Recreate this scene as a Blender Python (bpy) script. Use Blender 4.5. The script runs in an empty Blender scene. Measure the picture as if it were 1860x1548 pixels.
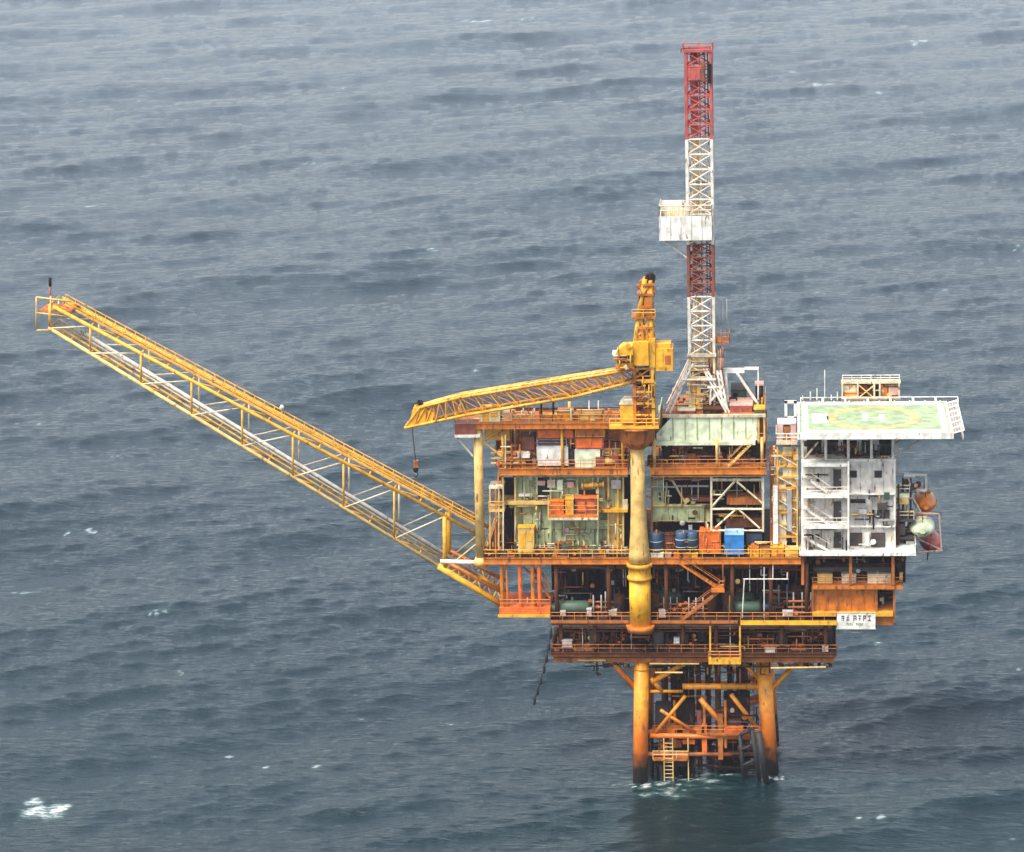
import bpy, math, random
import numpy as np
from mathutils import Vector as V
random.seed(7)
S = bpy.context.scene
COL = S.collection
# ------------------------------------------------------------------ camera
W, H, F, D = 1860., 1548., 5320., 400.
PITCH, YAW, ROLL = math.radians(14.0), math.radians(5.6), math.radians(1.65)
f_ = np.array([-math.sin(YAW)*math.cos(PITCH), math.cos(YAW)*math.cos(PITCH), -math.sin(PITCH)])
r_ = np.cross(f_, [0, 0, 1]); r_ /= np.linalg.norm(r_); u_ = np.cross(r_, f_)
R2 = math.cos(ROLL)*r_ - math.sin(ROLL)*u_
U2 = math.sin(ROLL)*r_ + math.cos(ROLL)*u_
def ray(px, py):
    return f_ + (px-W/2)/F*R2 - (py-H/2)/F*U2
CAM = np.array([0, -8.5, 0.]) - D*ray(1280, 1424)
cd = bpy.data.cameras.new('camera'); cam = bpy.data.objects.new('camera', cd); COL.objects.link(cam)
from mathutils import Matrix
cam.matrix_world = Matrix(((R2[0], U2[0], -f_[0], CAM[0]), (R2[1], U2[1], -f_[1], CAM[1]),
                           (R2[2], U2[2], -f_[2], CAM[2]), (0, 0, 0, 1)))
cd.sensor_width = 36.; cd.lens = 36.*F/W; cd.clip_start = 1; cd.clip_end = 60000
S.camera = cam
# ------------------------------------------------------------------ sky and sun (bright overcast)
SUN_EL, SUN_AZ = math.radians(60), math.radians(224)
wd = bpy.data.worlds.new("World"); S.world = wd; wd.use_nodes = True
nt = wd.node_tree; bg = nt.nodes['Background']
sk = nt.nodes.new('ShaderNodeTexSky'); sk.sky_type = 'NISHITA'; sk.sun_disc = False
sk.sun_elevation = SUN_EL; sk.sun_rotation = SUN_AZ; sk.air_density = 1.0; sk.dust_density = 1.6; sk.ozone_density = 1.0
hs = nt.nodes.new('ShaderNodeHueSaturation'); hs.inputs['Saturation'].default_value = 0.56
nt.links.new(sk.outputs[0], hs.inputs['Color']); nt.links.new(hs.outputs[0], bg.inputs[0])
bg.inputs[1].default_value = 0.15
sl = bpy.data.lights.new('sun', 'SUN'); sl.energy = 2.9; sl.angle = math.radians(35); sl.color = (1, .94, .83)
so = bpy.data.objects.new('sun', sl); COL.objects.link(so)
sd = V((math.sin(SUN_AZ)*math.cos(SUN_EL), math.cos(SUN_AZ)*math.cos(SUN_EL), math.sin(SUN_EL)))
so.rotation_euler = sd.to_track_quat('Z', 'Y').to_euler()
S.view_settings.view_transform = 'Standard'; S.view_settings.look = 'None'
S.view_settings.gamma = 1; S.view_settings.use_curve_mapping = False
S.view_settings.exposure = 1.12
# ------------------------------------------------------------------ helpers
def P(px, py, Y):
    d = ray(px, py); t = (Y-CAM[1])/d[1]; p = CAM+t*d
    return V((p[0], Y, p[2]))
def rect(x0, y0, x1, y1, Y):
    xm, ym = (x0+x1)/2, (y0+y1)/2
    return P(x0, ym, Y).x, P(x1, ym, Y).x, P(xm, y1, Y).z, P(xm, y0, Y).z
def Zp(px, py, Y): return P(px, py, Y).z
def Xp(px, py, Y): return P(px, py, Y).x
class MB:
    def __init__(s): s.v = []; s.f = []
    def add(s, vs, fs):
        n = len(s.v); s.v += [tuple(v) for v in vs]; s.f += [tuple(i+n for i in f) for f in fs]; return s
    def box(s, x0, x1, y0, y1, z0, z1):
        return s.add([(x0,y0,z0),(x1,y0,z0),(x1,y1,z0),(x0,y1,z0),(x0,y0,z1),(x1,y0,z1),(x1,y1,z1),(x0,y1,z1)],
                     [(0,3,2,1),(4,5,6,7),(0,1,5,4),(1,2,6,5),(2,3,7,6),(3,0,4,7)])
    def pbox(s, x0, y0, x1, y1, Y, dep):
        a, b, c, d = rect(x0, y0, x1, y1, Y); return s.box(a, b, Y, Y+dep, c, d)
    def tube(s, p, q, r, n=8, r2=None, cap=True):
        p, q = V(p), V(q); r2 = r if r2 is None else r2
        d = (q-p)
        if d.length < 1e-6: return s
        d.normalize(); a = d.orthogonal().normalized() if abs(d.z) < .95 else V((1,0,0)); a = (a-d*a.dot(d)).normalized(); b = d.cross(a)
        vs = []
        for k in range(n):
            t = 2*math.pi*(k+.5)/n; o = a*math.cos(t)+b*math.sin(t); vs += [p+o*r, q+o*r2]
        fs = [(2*k, 2*((k+1) % n), 2*((k+1) % n)+1, 2*k+1) for k in range(n)]
        if cap: fs += [tuple(2*k for k in reversed(range(n))), tuple(2*k+1 for k in range(n))]
        return s.add(vs, fs)
    def bar(s, p, q, w): return s.tube(p, q, w, 4)
    def path(s, pts, r, n=6):
        for a, b in zip(pts, pts[1:]): s.tube(a, b, r, n)
        return s
    def lathe(s, c, prof, n=20, axis='z'):
        vs = []; m = len(prof)
        for k in range(n):
            t = 2*math.pi*k/n
            for (r, h) in prof:
                if axis == 'z': vs.append((c[0]+r*math.cos(t), c[1]+r*math.sin(t), c[2]+h))
                elif axis == 'x': vs.append((c[0]+h, c[1]+r*math.cos(t), c[2]+r*math.sin(t)))
                else: vs.append((c[0]+r*math.cos(t), c[1]+h, c[2]+r*math.sin(t)))
        fs = []
        for k in range(n):
            a, b = k*m, ((k+1) % n)*m
            fs += [(a+i, b+i, b+i+1, a+i+1) for i in range(m-1)]
        fs += [tuple(k*m for k in reversed(range(n))), tuple(k*m+m-1 for k in range(n))]
        return s.add(vs, fs)
    def prism(s, poly, y0, y1):                       # polygon in x,z extruded along y
        n = len(poly)
        vs = [(x, y0, z) for x, z in poly]+[(x, y1, z) for x, z in poly]
        return s.add(vs, [tuple(range(n)), tuple(reversed(range(n, 2*n)))]+[(i, n+i, n+(i+1) % n, (i+1) % n) for i in range(n)])
    def rail(s, pts, h=1.1, step=1.6, r=.035):
        for a, b in zip(pts, pts[1:]):
            a, b = V(a), V(b); n = max(1, round((b-a).length/step))
            for hh in (h, h*.55): s.tube(a+V((0,0,hh)), b+V((0,0,hh)), r, 4)
            for i in range(n+1):
                p = a.lerp(b, i/n); s.tube(p, p+V((0,0,h)), r, 4)
        return s
    def build(s, name, m, parent=None, smooth=False):
        me = bpy.data.meshes.new(name)
        off = V((0,0,0)); q = parent
        while q is not None: off += q.location; q = q.parent
        me.from_pydata([(x-off.x, y-off.y, z-off.z) for x, y, z in s.v], [], s.f)
        me.materials.append(m)
        if smooth:
            me.polygons.foreach_set('use_smooth', [len(p.vertices) == 4 for p in me.polygons])
        me.validate(); me.update()
        o = bpy.data.objects.new(name, me); COL.objects.link(o)
        if parent is not None: o.parent = parent
        return o
def tag(o, label, cat, group=None, kind=None):
    o['label'] = label; o['category'] = cat
    if group: o['group'] = group
    if kind: o['kind'] = kind
    return o
def thing(name, loc, label, cat, group=None):
    o = bpy.data.objects.new(name, None); o.empty_display_size = .2; COL.objects.link(o); o.location = loc
    return tag(o, label, cat, group)
def copy_tree(o, loc=None, rz=None, sc=None, label=None, parent=None, group=None):
    c = o.copy(); COL.objects.link(c)
    if parent is not None: c.parent = parent
    if loc is not None: c.location = loc
    if rz is not None: c.rotation_euler.z = rz
    if sc is not None: c.scale = sc
    if label: c['label'] = label
    if group: c['group'] = group
    for ch in list(o.children): copy_tree(ch, parent=c)
    return c
# ------------------------------------------------------------------ materials
def mat(name, col, rough=.55, var=.22, spec=.5, rust=0., metal=0., rustcol=(.13,.045,.015), grime=.35, streak=True, splash=False):
    m = bpy.data.materials.new(name); m.use_nodes = True; n = m.node_tree; L = n.links
    b = n.nodes['Principled BSDF']; b.inputs['Roughness'].default_value = rough; b.inputs['Metallic'].default_value = metal; b.inputs['Specular IOR Level'].default_value = spec
    geo = n.nodes.new('ShaderNodeNewGeometry')
    def noise(scale, det, vec=(1,1,1)):
        mp = n.nodes.new('ShaderNodeMapping'); mp.inputs['Scale'].default_value = vec; L.new(geo.outputs['Position'], mp.inputs['Vector'])
        t = n.nodes.new('ShaderNodeTexNoise'); t.inputs['Scale'].default_value = scale; t.inputs['Detail'].default_value = det
        L.new(mp.outputs[0], t.inputs['Vector']); return t.outputs['Fac']
    def ramp(x, a, c, lo, hi):
        r = n.nodes.new('ShaderNodeMapRange'); r.inputs['From Min'].default_value = a; r.inputs['From Max'].default_value = c
        r.inputs['To Min'].default_value = lo; r.inputs['To Max'].default_value = hi; L.new(x, r.inputs['Value']); return r.outputs[0]
    def mix(fac, a, c):
        x = n.nodes.new('ShaderNodeMix'); x.data_type = 'RGBA'
        L.new(fac, x.inputs['Factor'])
        for sck, val in ((x.inputs[6], a), (x.inputs[7], c)):
            if isinstance(val, tuple): sck.default_value = (*val, 1)
            else: L.new(val, sck)
        return x.outputs[2]
    dark = tuple(c*(1-var*1.6) for c in col); lite = tuple(min(.9, c*(1+var*.5)) for c in col)
    c = mix(ramp(noise(.9, 5), .33, .67, 0, 1), dark, lite)
    if grime: c = mix(ramp(noise(1.6, 6, (1,1,.22 if streak else 1)), .52, .75, 0, grime), c, (.06,.04,.025))
    if rust: c = mix(ramp(noise(2.2, 8, (1,1,.3)), .66-rust*.28, .74-rust*.2, 0, .9), c, rustcol)
    if splash:
        sp = n.nodes.new('ShaderNodeSeparateXYZ'); L.new(geo.outputs['Position'], sp.inputs[0])
        ad = n.nodes.new('ShaderNodeMath'); ad.operation = 'MULTIPLY_ADD'; L.new(noise(.7, 5), ad.inputs[0]); ad.inputs[1].default_value = -7.; L.new(sp.outputs['Z'], ad.inputs[2])
        c = mix(ramp(ad.outputs[0], 8.5, 3., 0, .75), c, (.50,.09,.008))
        c = mix(ramp(ad.outputs[0], -1.0, 2.2, 1, 0), c, (.02,.018,.012))
    L.new(c, b.inputs['Base Color'])
    bp = n.nodes.new('ShaderNodeBump'); bp.inputs['Strength'].default_value = .25; bp.inputs['Distance'].default_value = .03
    L.new(noise(5, 4), bp.inputs['Height']); L.new(bp.outputs[0], b.inputs['Normal'])
    return m
YEL = mat('yellow_paint', (.76,.37,.018), rust=.25)
YEB = mat('bright_yellow_paint', (.84,.40,.012), rust=.1, grime=.2)
ORG = mat('orange_paint', (.58,.165,.01), rust=.3)
LEG = mat('jacket_paint', (.80,.29,.006), rust=.2, splash=True, rough=.45)
TAN = mat('tan_paint', (.66,.42,.12), rust=.2, grime=.25)
CRM = mat('cream_paint', (.68,.56,.36), rust=.3)
WHT = mat('white_paint', (.82,.78,.69), rust=.18, grime=.25)
WHP = mat('white_steel', (.76,.70,.60), rust=.3, grime=.25)
GRN = mat('pale_green_paint', (.37,.41,.20), rust=.3)
LGR = mat('light_green_paint', (.74,.80,.54), rust=.12, grime=.25)
DGR = mat('dark_green_paint', (.05,.10,.06), rust=.2)
RED = mat('red_paint', (.46,.085,.07), rust=.2)
BRD = mat('brown_red_paint', (.25,.065,.035), rust=.4)
ORD = mat('orange_red_paint', (.78,.15,.015), rust=.2)
BRN = mat('rusty_brown_steel', (.10,.035,.014), rust=.5, rough=.85, spec=.15)
BRO = mat('rust_orange_deck', (.42,.12,.014), rust=.45, rough=.7)
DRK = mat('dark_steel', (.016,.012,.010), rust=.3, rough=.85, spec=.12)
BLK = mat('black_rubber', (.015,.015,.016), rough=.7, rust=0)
DEK = mat('deck_plate', (.035,.024,.017), rust=.4, rough=.85, spec=.15)
GRY = mat('grey_paint', (.42,.40,.37), rust=.15)
GRD = mat('dark_grey_paint', (.07,.062,.054), rust=.2, rough=.8, spec=.15)
BLU = mat('blue_paint', (.03,.22,.55), rust=.15)
BLD = mat('dark_blue_paint', (.03,.07,.13), rust=.25)
BLP = mat('pale_blue_paint', (.38,.58,.75), rust=.1)
PNK = mat('faded_pink_paint', (.62,.36,.28), rust=.2)
HEL = mat('helideck_green', (.31,.39,.21), rust=.0, grime=.2, streak=False)
RNG = mat('helideck_yellow', (.52,.42,.17), rust=.0, grime=.2, streak=False)
MRK = mat('helideck_white', (.80,.80,.74), rust=.0, grime=.15, streak=False)
GLS = mat('dark_glass', (.02,.022,.025), rough=.12, var=.1, grime=0)
WHQ = mat('weathered_white_wall', (.66,.60,.52), rust=.2, grime=.22)
MRF = mat('helideck_faded_white', (.54,.57,.43), rust=0, grime=.3, streak=False)
LBR = mat('lifeboat_dull_red', (.52,.12,.07), rust=0, grime=.25, rough=.4)
LBO = mat('lifeboat_orange', (.90,.24,.03), rust=0, grime=.15, rough=.35)
NET = mat('safety_net', (.60,.52,.46), rust=.2)
INK = mat('sign_dark_lettering', (.10,.05,.03), rust=0, grime=0)
ING = mat('sign_green_lettering', (.16,.20,.05), rust=0, grime=0)
# ------------------------------------------------------------------ sea
def sea_material():
    m = bpy.data.materials.new('sea_water'); m.use_nodes = True; n = m.node_tree; L = n.links
    b = n.nodes['Principled BSDF']
    geo = n.nodes.new('ShaderNodeNewGeometry')
    def noise(scale, det, vec=(1,1,1), rough=.55):
        mp = n.nodes.new('ShaderNodeMapping'); mp.inputs['Scale'].default_value = vec; mp.inputs['Rotation'].default_value = (0,0,math.radians(-24)); L.new(geo.outputs['Position'], mp.inputs['Vector'])
        t = n.nodes.new('ShaderNodeTexNoise'); t.inputs['Scale'].default_value = scale; t.inputs['Detail'].default_value = det; t.inputs['Roughness'].default_value = rough
        L.new(mp.outputs[0], t.inputs['Vector']); return t.outputs['Fac']
    def mr(x, a, c, lo, hi):
        r = n.nodes.new('ShaderNodeMapRange'); r.inputs['From Min'].default_value = a; r.inputs['From Max'].default_value = c
        r.inputs['To Min'].default_value = lo; r.inputs['To Max'].default_value = hi
        if isinstance(x, float): r.inputs['Value'].default_value = x
        else: L.new(x, r.inputs['Value'])
        return r.outputs[0]
    at = n.nodes.new('ShaderNodeAttribute'); at.attribute_name = 'foam'
    fo = n.nodes.new('ShaderNodeMath'); fo.operation = 'MULTIPLY'
    fm = mr(noise(1.5, 10, (.45,1.4,1), .85), .40, .66, .0, 1.7)
    L.new(fm, fo.inputs[0]); L.new(at.outputs['Fac'], fo.inputs[1])
    foam = mr(fo.outputs[0], .34, 1.5, 0, 1)
    wc = n.nodes.new('ShaderNodeMix'); wc.data_type = 'RGBA'; L.new(mr(noise(.012, 4), .35, .65, 0, 1), wc.inputs['Factor'])
    wc.inputs[6].default_value = (.002,.013,.016,1); wc.inputs[7].default_value = (.004,.016,.019,1)
    ae = n.nodes.new('ShaderNodeMix'); ae.data_type = 'RGBA'; L.new(mr(at.outputs['Fac'], .05, .9, 0, .7), ae.inputs['Factor'])
    L.new(wc.outputs[2], ae.inputs[6]); ae.inputs[7].default_value = (.035,.085,.080,1)
    mx = n.nodes.new('ShaderNodeMix'); mx.data_type = 'RGBA'; L.new(foam, mx.inputs['Factor'])
    L.new(ae.outputs[2], mx.inputs[6]); mx.inputs[7].default_value = (.60,.62,.62,1)
    L.new(mx.outputs[2], b.inputs['Base Color'])
    b.inputs['IOR'].default_value = 1.33
    L.new(mr(foam, 0, 1, .09, .8), b.inputs['Roughness'])
    h = n.nodes.new('ShaderNodeMath'); h.operation = 'MULTIPLY_ADD'; L.new(noise(.6, 5, (.42,1.5,1), .62), h.inputs[0]); h.inputs[1].default_value = 1.0
    h2 = n.nodes.new('ShaderNodeMath'); h2.operation = 'MULTIPLY'; L.new(noise(2.4, 3, (.4,1.5,1)), h2.inputs[0]); h2.inputs[1].default_value = .22
    L.new(h2.outputs[0], h.inputs[2])
    bp = n.nodes.new('ShaderNodeBump'); bp.inputs['Strength'].default_value = 1.; bp.inputs['Distance'].default_value = .42
    L.new(h.outputs[0], bp.inputs['Height']); L.new(bp.outputs[0], b.inputs['Normal'])
    return m
def sea_pt(px, py):
    d = ray(px, py); return CAM + d*(-CAM[2]/d[2])
def build_sea():
    rng = np.random.RandomState(3)
    dense = np.radians(np.linspace(-22, 22, 1420))
    a = np.concatenate([np.radians(np.linspace(-180, -22.5, 60)), dense, np.radians(np.linspace(22.5, 180, 60))[:-1]])
    r = np.concatenate([[2, 40, 90, 150, 210, 260], 1/np.linspace(1/295., 1/1750., 840), [1900, 2300, 3000, 4500, 8000, 20000, 45000]])
    na, nr = len(a), len(r)
    A, Rr = np.meshgrid(a+YAW, r)
    X = CAM[0]-np.sin(A)*Rr; Y = CAM[1]+np.cos(A)*Rr
    amp = np.clip((np.radians(22.3)-np.abs(A-YAW))/np.radians(.5), 0, 1)*np.clip((Rr-270)/20, 0, 1)*np.clip((1850-Rr)/120, 0, 1)
    Z = np.zeros_like(X); DX = np.zeros_like(X); DY = np.zeros_like(X)
    th0 = math.radians(-66)
    comps = [(l, .018, .30) for l in np.exp(rng.uniform(math.log(30), math.log(120), 22))]
    comps += [(l, .0155, .42) for l in np.exp(rng.uniform(math.log(6), math.log(30), 45))]
    comps += [(l, .0165, .36) for l in np.exp(rng.uniform(math.log(1.2), math.log(6), 100))]
    for l, st0, spread in comps:
        th = (th0 if l < 6 else math.radians(-56))+rng.normal(0, spread); k = 2*math.pi/l
        st = st0*rng.uniform(.5, 1.4)
        aa = st/k; ph = rng.uniform(0, 6.28)
        q = k*(math.cos(th)*X+math.sin(th)*Y)+ph
        c, s = np.cos(q), np.sin(q)
        Z += aa*c; DX -= aa*math.cos(th)*s; DY -= aa*math.sin(th)*s
    # gusts: patches of rougher and calmer water
    g = np.zeros_like(X)
    for l in np.exp(rng.uniform(math.log(60), math.log(300), 14)):
        th = rng.uniform(0, 6.28); g += np.cos(2*math.pi/l*(math.cos(th)*X+math.sin(th)*Y)+rng.uniform(0, 6.28))
    amp = amp*(1+.11*np.clip(g/2, -2, 2))
    Z *= amp; X2 = X+DX*amp*.9; Y2 = Y+DY*amp*.9
    foam = np.zeros_like(X)
    FO = [(875,38,34,4,1), (1665,78,20,5,.9), (1478,155,26,5,.9), (160,378,34,5,.75), (230,428,30,4,.45), (165,960,16,6,1), (122,962,8,4,.8),
          (40,1066,34,8,.6), (292,1125,20,5,.75), (80,1460,56,24,1.1), (415,1360,12,4,1), (482,1388,10,4,.7), (575,1390,12,4,.7), (325,1224,14,3,.6),
          (1440,132,10,3,.7), (1600,1494,12,5,.8), (1560,1492,8,4,.7), (200,828,16,4,.5), (600,795,12,3,.5), (250,180,10,3,.5), (700,15,20,4,.4), (820,1310,14,4,.6),
          (1165,1428,16,7,.9), (1200,1432,34,9,.85), (1222,1418,26,9,.8), (1262,1402,26,12,.6), (1300,1408,30,7,.45), (1405,1418,16,5,.85), (1225,1446,40,5,.55), (1345,1400,20,5,.5), (1178,1438,26,6,1.0), (1240,1426,34,8,.9), (1288,1412,30,8,.8), (1258,1388,24,10,.75), (1330,1416,26,5,.6), (1210,1452,50,5,.6), (1130,1430,22,5,.6), (1166,1432,20,6,1.0), (1402,1422,20,6,1.0), (1372,1404,24,7,.7), (1270,1420,40,10,.8), (1290,1440,50,8,.4)]
    for _ in range(32): FO.append((rng.uniform(0,1860), rng.uniform(0,1530)**1.0, rng.uniform(5,20), rng.uniform(1.5,4), rng.uniform(.3,.65)))
    FO2 = []
    for (px, py, w, h, s) in FO:
        if w < 14: FO2.append((px,py,w,h,s)); continue
        for _ in range(5 if w < 40 else 9):
            k = rng.uniform(.25,.6); FO2.append((px+rng.normal(0,.45)*w, py+rng.normal(0,.45)*h, w*k, h*k*.8, s*rng.uniform(.6,1.05)))
    for (px, py, w, h, s) in FO2:
        p = sea_pt(px, py); dist = np.linalg.norm(p-CAM); m = dist/F
        sx, sy = w*m*.8, max(h*m/(CAM[2]/dist)*.8, dist*dist*2.6e-6)
        u = X2-p[0]; v = Y2-p[1]; v = v-u*.12+.25*sy*np.sin(u*2.1/sx+px)
        msk = (np.abs(u) < 4*sx) & (np.abs(v) < 4*sy)
        foam[msk] = np.maximum(foam[msk], 1.5*s*np.exp(-(u[msk]/sx)**2-(v[msk]/sy)**2))
    crest = np.clip((Z-1.55)/.5, 0, 1)*.4
    foam = np.maximum(foam, crest*(amp > .5))
    v = np.stack([X2, Y2, Z], -1).reshape(-1, 3).astype(np.float32)
    i = np.arange(nr-1)[:, None]*na; j = np.arange(na)[None, :]; j2 = (j+1) % na
    q = np.stack([i+j, i+na+j, i+na+j2, i+j2], -1).reshape(-1, 4)[:, ::-1].astype(np.int32)
    cen = len(v); v = np.vstack([v, [[CAM[0], CAM[1], 0]]]).astype(np.float32)
    me = bpy.data.meshes.new('sea'); nq = len(q); jj = np.arange(na)
    tri = np.stack([np.full(na, cen), (jj+1) % na, jj], -1)[:, ::-1].astype(np.int32)
    me.vertices.add(len(v)); me.vertices.foreach_set('co', v.ravel())
    loops = np.concatenate([q.ravel(), tri.ravel()]); me.loops.add(len(loops)); me.loops.foreach_set('vertex_index', loops)
    me.polygons.add(nq+na)
    me.polygons.foreach_set('loop_start', np.concatenate([np.arange(nq)*4, nq*4+np.arange(na)*3]).astype(np.int32))
    me.update(calc_edges=True)
    nz = me.polygons[nq//2].normal.z
    if nz < 0: me.flip_normals()
    me.polygons.foreach_set('use_smooth', np.ones(nq+na, dtype=bool))
    at = me.attributes.new('foam', 'FLOAT', 'POINT'); at.data.foreach_set('value', np.append(foam.ravel(), 0).astype(np.float32))
    me.materials.append(sea_material())
    o = bpy.data.objects.new('sea', me); COL.objects.link(o); o['kind'] = 'structure'
    o['label'] = 'grey green wind roughened open sea with scattered whitecaps'
build_sea()
def build_haze():
    m = bpy.data.materials.new('haze_air'); m.use_nodes = True; n = m.node_tree
    n.nodes.remove(n.nodes['Principled BSDF']); pv = n.nodes.new('ShaderNodeVolumePrincipled')
    pv.inputs['Color'].default_value = (.84,.86,.97,1); pv.inputs['Density'].default_value = HAZE; pv.inputs['Anisotropy'].default_value = .3
    n.links.new(pv.outputs[0], n.nodes['Material Output'].inputs['Volume'])
    R = 46500; o = MB().box(CAM[0]-R, CAM[0]+R, CAM[1]-R, CAM[1]+R, -12, CAM[2]+6).build('haze', m); o['kind'] = 'stuff'; o['label'] = 'thin pale sea haze'
HAZE = .00008
build_haze()
# ================================================================== the platform
YF = -11.0                                     # front edge of the decks
zC, zB, zM, zZ, zU = (Zp(1250, y, YF) for y in (1189, 1128, 1014, 852, 768))
Xl = lambda px, y=1000, Y=YF: Xp(px, y, Y)
# ------------------------------------------------------------------ jacket
jk = thing('jacket', (0, 0, 0), 'yellow and orange tubular jacket legs and braces standing in the sea', 'platform jacket')
legs = [(P(1166,1194,-8.5), P(1163,1424,-8.9)), (P(1386,1204,-6.0), P(1402,1415,-5.0))]
topsL, botL = legs[0]; topsR, botR = legs[1]
allegs = []
for (t, b) in legs:
    for sgn in (1, -1):
        tt = V((t.x, t.y if sgn > 0 else 8.5, t.z+1.0)); bb = V((b.x, b.y if sgn > 0 else 9.2, b.z)); bb = bb+(bb-tt)*.25
        m = MB().tube(tt, bb, 1.02, 20)
        allegs.append((tt, bb)); o = m.build('leg', LEG, jk, True)
        c = tt.lerp(bb, .1); MB().tube(c, tt.lerp(bb, .11), 1.12, 20).build('leg_collar', LEG, o, True)
for (a, b, r) in [((1100,1190),(1152,1248),.42), ((1440,1212),(1398,1256),.36), ((1183,1240),(1272,1188),.38), ((1182,1232),(1202,1256),.3), ((1240,1247),(1385,1247),.42),
                  ((1272,1270),(1322,1326),.36), ((1180,1256),(1240,1256),.22), ((1180,1336),(1392,1340),.36), ((1352,1205),(1382,1238),.3), ((1190,1332),(1245,1264),.26), ((1328,1262),(1378,1326),.3), ((1200,1290),(1262,1330),.24)]:
    ya = lambda px: -8.4+max(0, (px-1180)/206*2.6)
    MB().tube(P(*a, ya(a[0])), P(*b, ya(b[0])), r, 10).build('brace', LEG if a[1] > 1200 else ORG, jk, True)
(aL, bL), (aLb, bLb), (aR, bR), (aRb, bRb) = allegs
for p, q, r in [(aLb.lerp(bLb,.1), aRb.lerp(bRb,.42), .4), (aRb.lerp(bRb,.1), aLb.lerp(bLb,.42), .4), (aLb.lerp(bLb,.42), aRb.lerp(bRb,.42), .4),
                (aL.lerp(bL,.14), aLb.lerp(bLb,.44), .4), (aR.lerp(bR,.14), aRb.lerp(bRb,.44), .4), (aL.lerp(bL,.48), aLb.lerp(bLb,.48), .4), (aR.lerp(bR,.48), aRb.lerp(bRb,.48), .4),
                (aL.lerp(bL,.5), aRb.lerp(bRb,.5), .34), (aLb.lerp(bLb,.46), aRb.lerp(bRb,.78), .4), (aRb.lerp(bRb,.46), aLb.lerp(bLb,.78), .4), (aL.lerp(bL,.62), aR.lerp(bR,.64), .3)]:
    MB().tube(p, q, r, 10).build('brace', LEG, jk, True)
lf_ = MB(); rj = random.Random(11)
for i in range(26):
    xa = Xp(1185+rj.random()*185, 1390, -5); y = -7.5+rj.random()*10; z = rj.uniform(.3, 4.2)
    if i % 3: MB().tube((xa,y,-3),(xa+rj.uniform(-.8,.8),y,z+2.2),rj.uniform(.12,.3),8).build('growth_covered_tube', DRK, jk, True)
    else: MB().tube((xa-2.5,y,z),(xa+2.5,y,z+rj.uniform(-.8,.8)),rj.uniform(.14,.3),8).build('growth_covered_tube', DRK, jk, True)
for (x0,y0,x1,y1,m) in ((1210,1318,1240,1334,ORG),(1240,1344,1262,1352,ORD),(1275,1318,1284,1372,ORD),(1304,1300,1313,1380,BRO),(1318,1322,1350,1332,ORD),(1196,1352,1212,1376,BRO),(1340,1358,1368,1362,BRN)):
    MB().pbox(x0,y0,x1,y1,-7.2,1.0).build('cross_member', m, jk)
# well conductors
WELLS = []
for (px, Y, r) in [(1206,0,.5), (1232,2,.45), (1352,1,.45), (1243,-4,.5), (1268,-2,.36), (1303,-4.5,.42), (1342,-4,.42), (1285,1.5,.4), (1325,2,.4), (1255,3,.4), (1222,-1,.4)]:
    p = P(px, 1200, Y)
    o = MB().tube((p.x, Y, zC-.2), (p.x+.1, Y, -4), r, 12).build('well_conductor', DRK if px in (1243,1342,1222,1325) else BRN, None, True)
    tag(o, 'dark rusty well pipe', 'pipe', 'well conductors inside the jacket'); WELLS.append(o)
ORDN = ['first','second','third','fourth','fifth','sixth','seventh','eighth','ninth','tenth','eleventh','twelfth']
for i, o in enumerate(sorted(WELLS, key=lambda o: sum(v.co.x for v in o.data.vertices)/len(o.data.vertices))): o['label'] = ORDN[i]+' rusty well pipe from the left jacket leg, running down into the sea'
# lower access walkway with kit
aw = thing('access_walkway', P(1270, 1335, -7), 'rusty orange access walkway with handrails low between the jacket legs', 'walkway')
zw = Zp(1270, 1333, -7.5)
x0, x1 = Xp(1186, 1333, -7.5), Xp(1380, 1333, -7.5)
MB().box(x0, x1, -7.5, -5.6, zw-.25, zw).build('walkway_floor', BRO, aw)
MB().box(x0, x0+2.2, -5.6, 6, zw-.25, zw).build('walkway_floor', BRO, aw)
MB().box(x1-4.6, x1-2.4, -5.6, 6, zw-.25, zw).build('walkway_floor', BRO, aw)
MB().rail([(x0, -7.45, zw), (x1, -7.45, zw)], r=.05).rail([(x0+2.2, -5.6, zw), (x0+2.2, 6, zw)]).build('handrail', ORG, aw)
for px in (1226, 1280, 1318): 
    p = P(px, 1330, -7.0); MB().tube((p.x, -6.9, zw-2.2), (p.x, -6.9, zw+4.6), .2, 8).build('support_post', ORG, aw)
MB().prism([(x0+3, zw), (x0+7, zw), (x0+7, zw+.9), (x0+3, zw+.5)], -7.2, -7.0).build('toe_panel', ORG, aw)
la = thing('boat_landing', P(1220, 1378, -9), 'small boat landing stage with yellow rails beside the left jacket leg', 'landing stage')
zl = Zp(1220, 1380, -9.4); x0, x1 = Xp(1186, 1380, -9.4), Xp(1250, 1380, -9.4)
MB().box(x0, x1, -9.4, -7.6, zl-.2, zl).build('landing_floor', BRO, la)
MB().rail([(x0, -9.35, zl), (x1, -9.35, zl), (x1, -7.6, zl)], h=1.2, r=.06).build('handrail', TAN, la)
for px in (1206, 1222, 1250):
    p = P(px, 1360, -9.3); MB().tube((p.x, -9.3, -2.), (p.x, -9.3, zw), .09, 6).build('ladder_stile', TAN, la)
m = MB(); p0, p1 = P(1206, 1360, -9.3), P(1222, 1360, -9.3)
for k in range(14): m.tube((p0.x, -9.3, -1+k*.55), (p1.x, -9.3, -1+k*.55), .05, 4)
m.build('ladder_rungs', TAN, la)['kind'] = 'stuff'
MB().pbox(1188, 1384, 1246, 1392, -9.0, 1.2).build('lower_grating', DRK, la)
bf = thing('boat_fender', P(1375, 1370, -9), 'black tubular boat fender frame standing beside the right jacket leg', 'fender')
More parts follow.
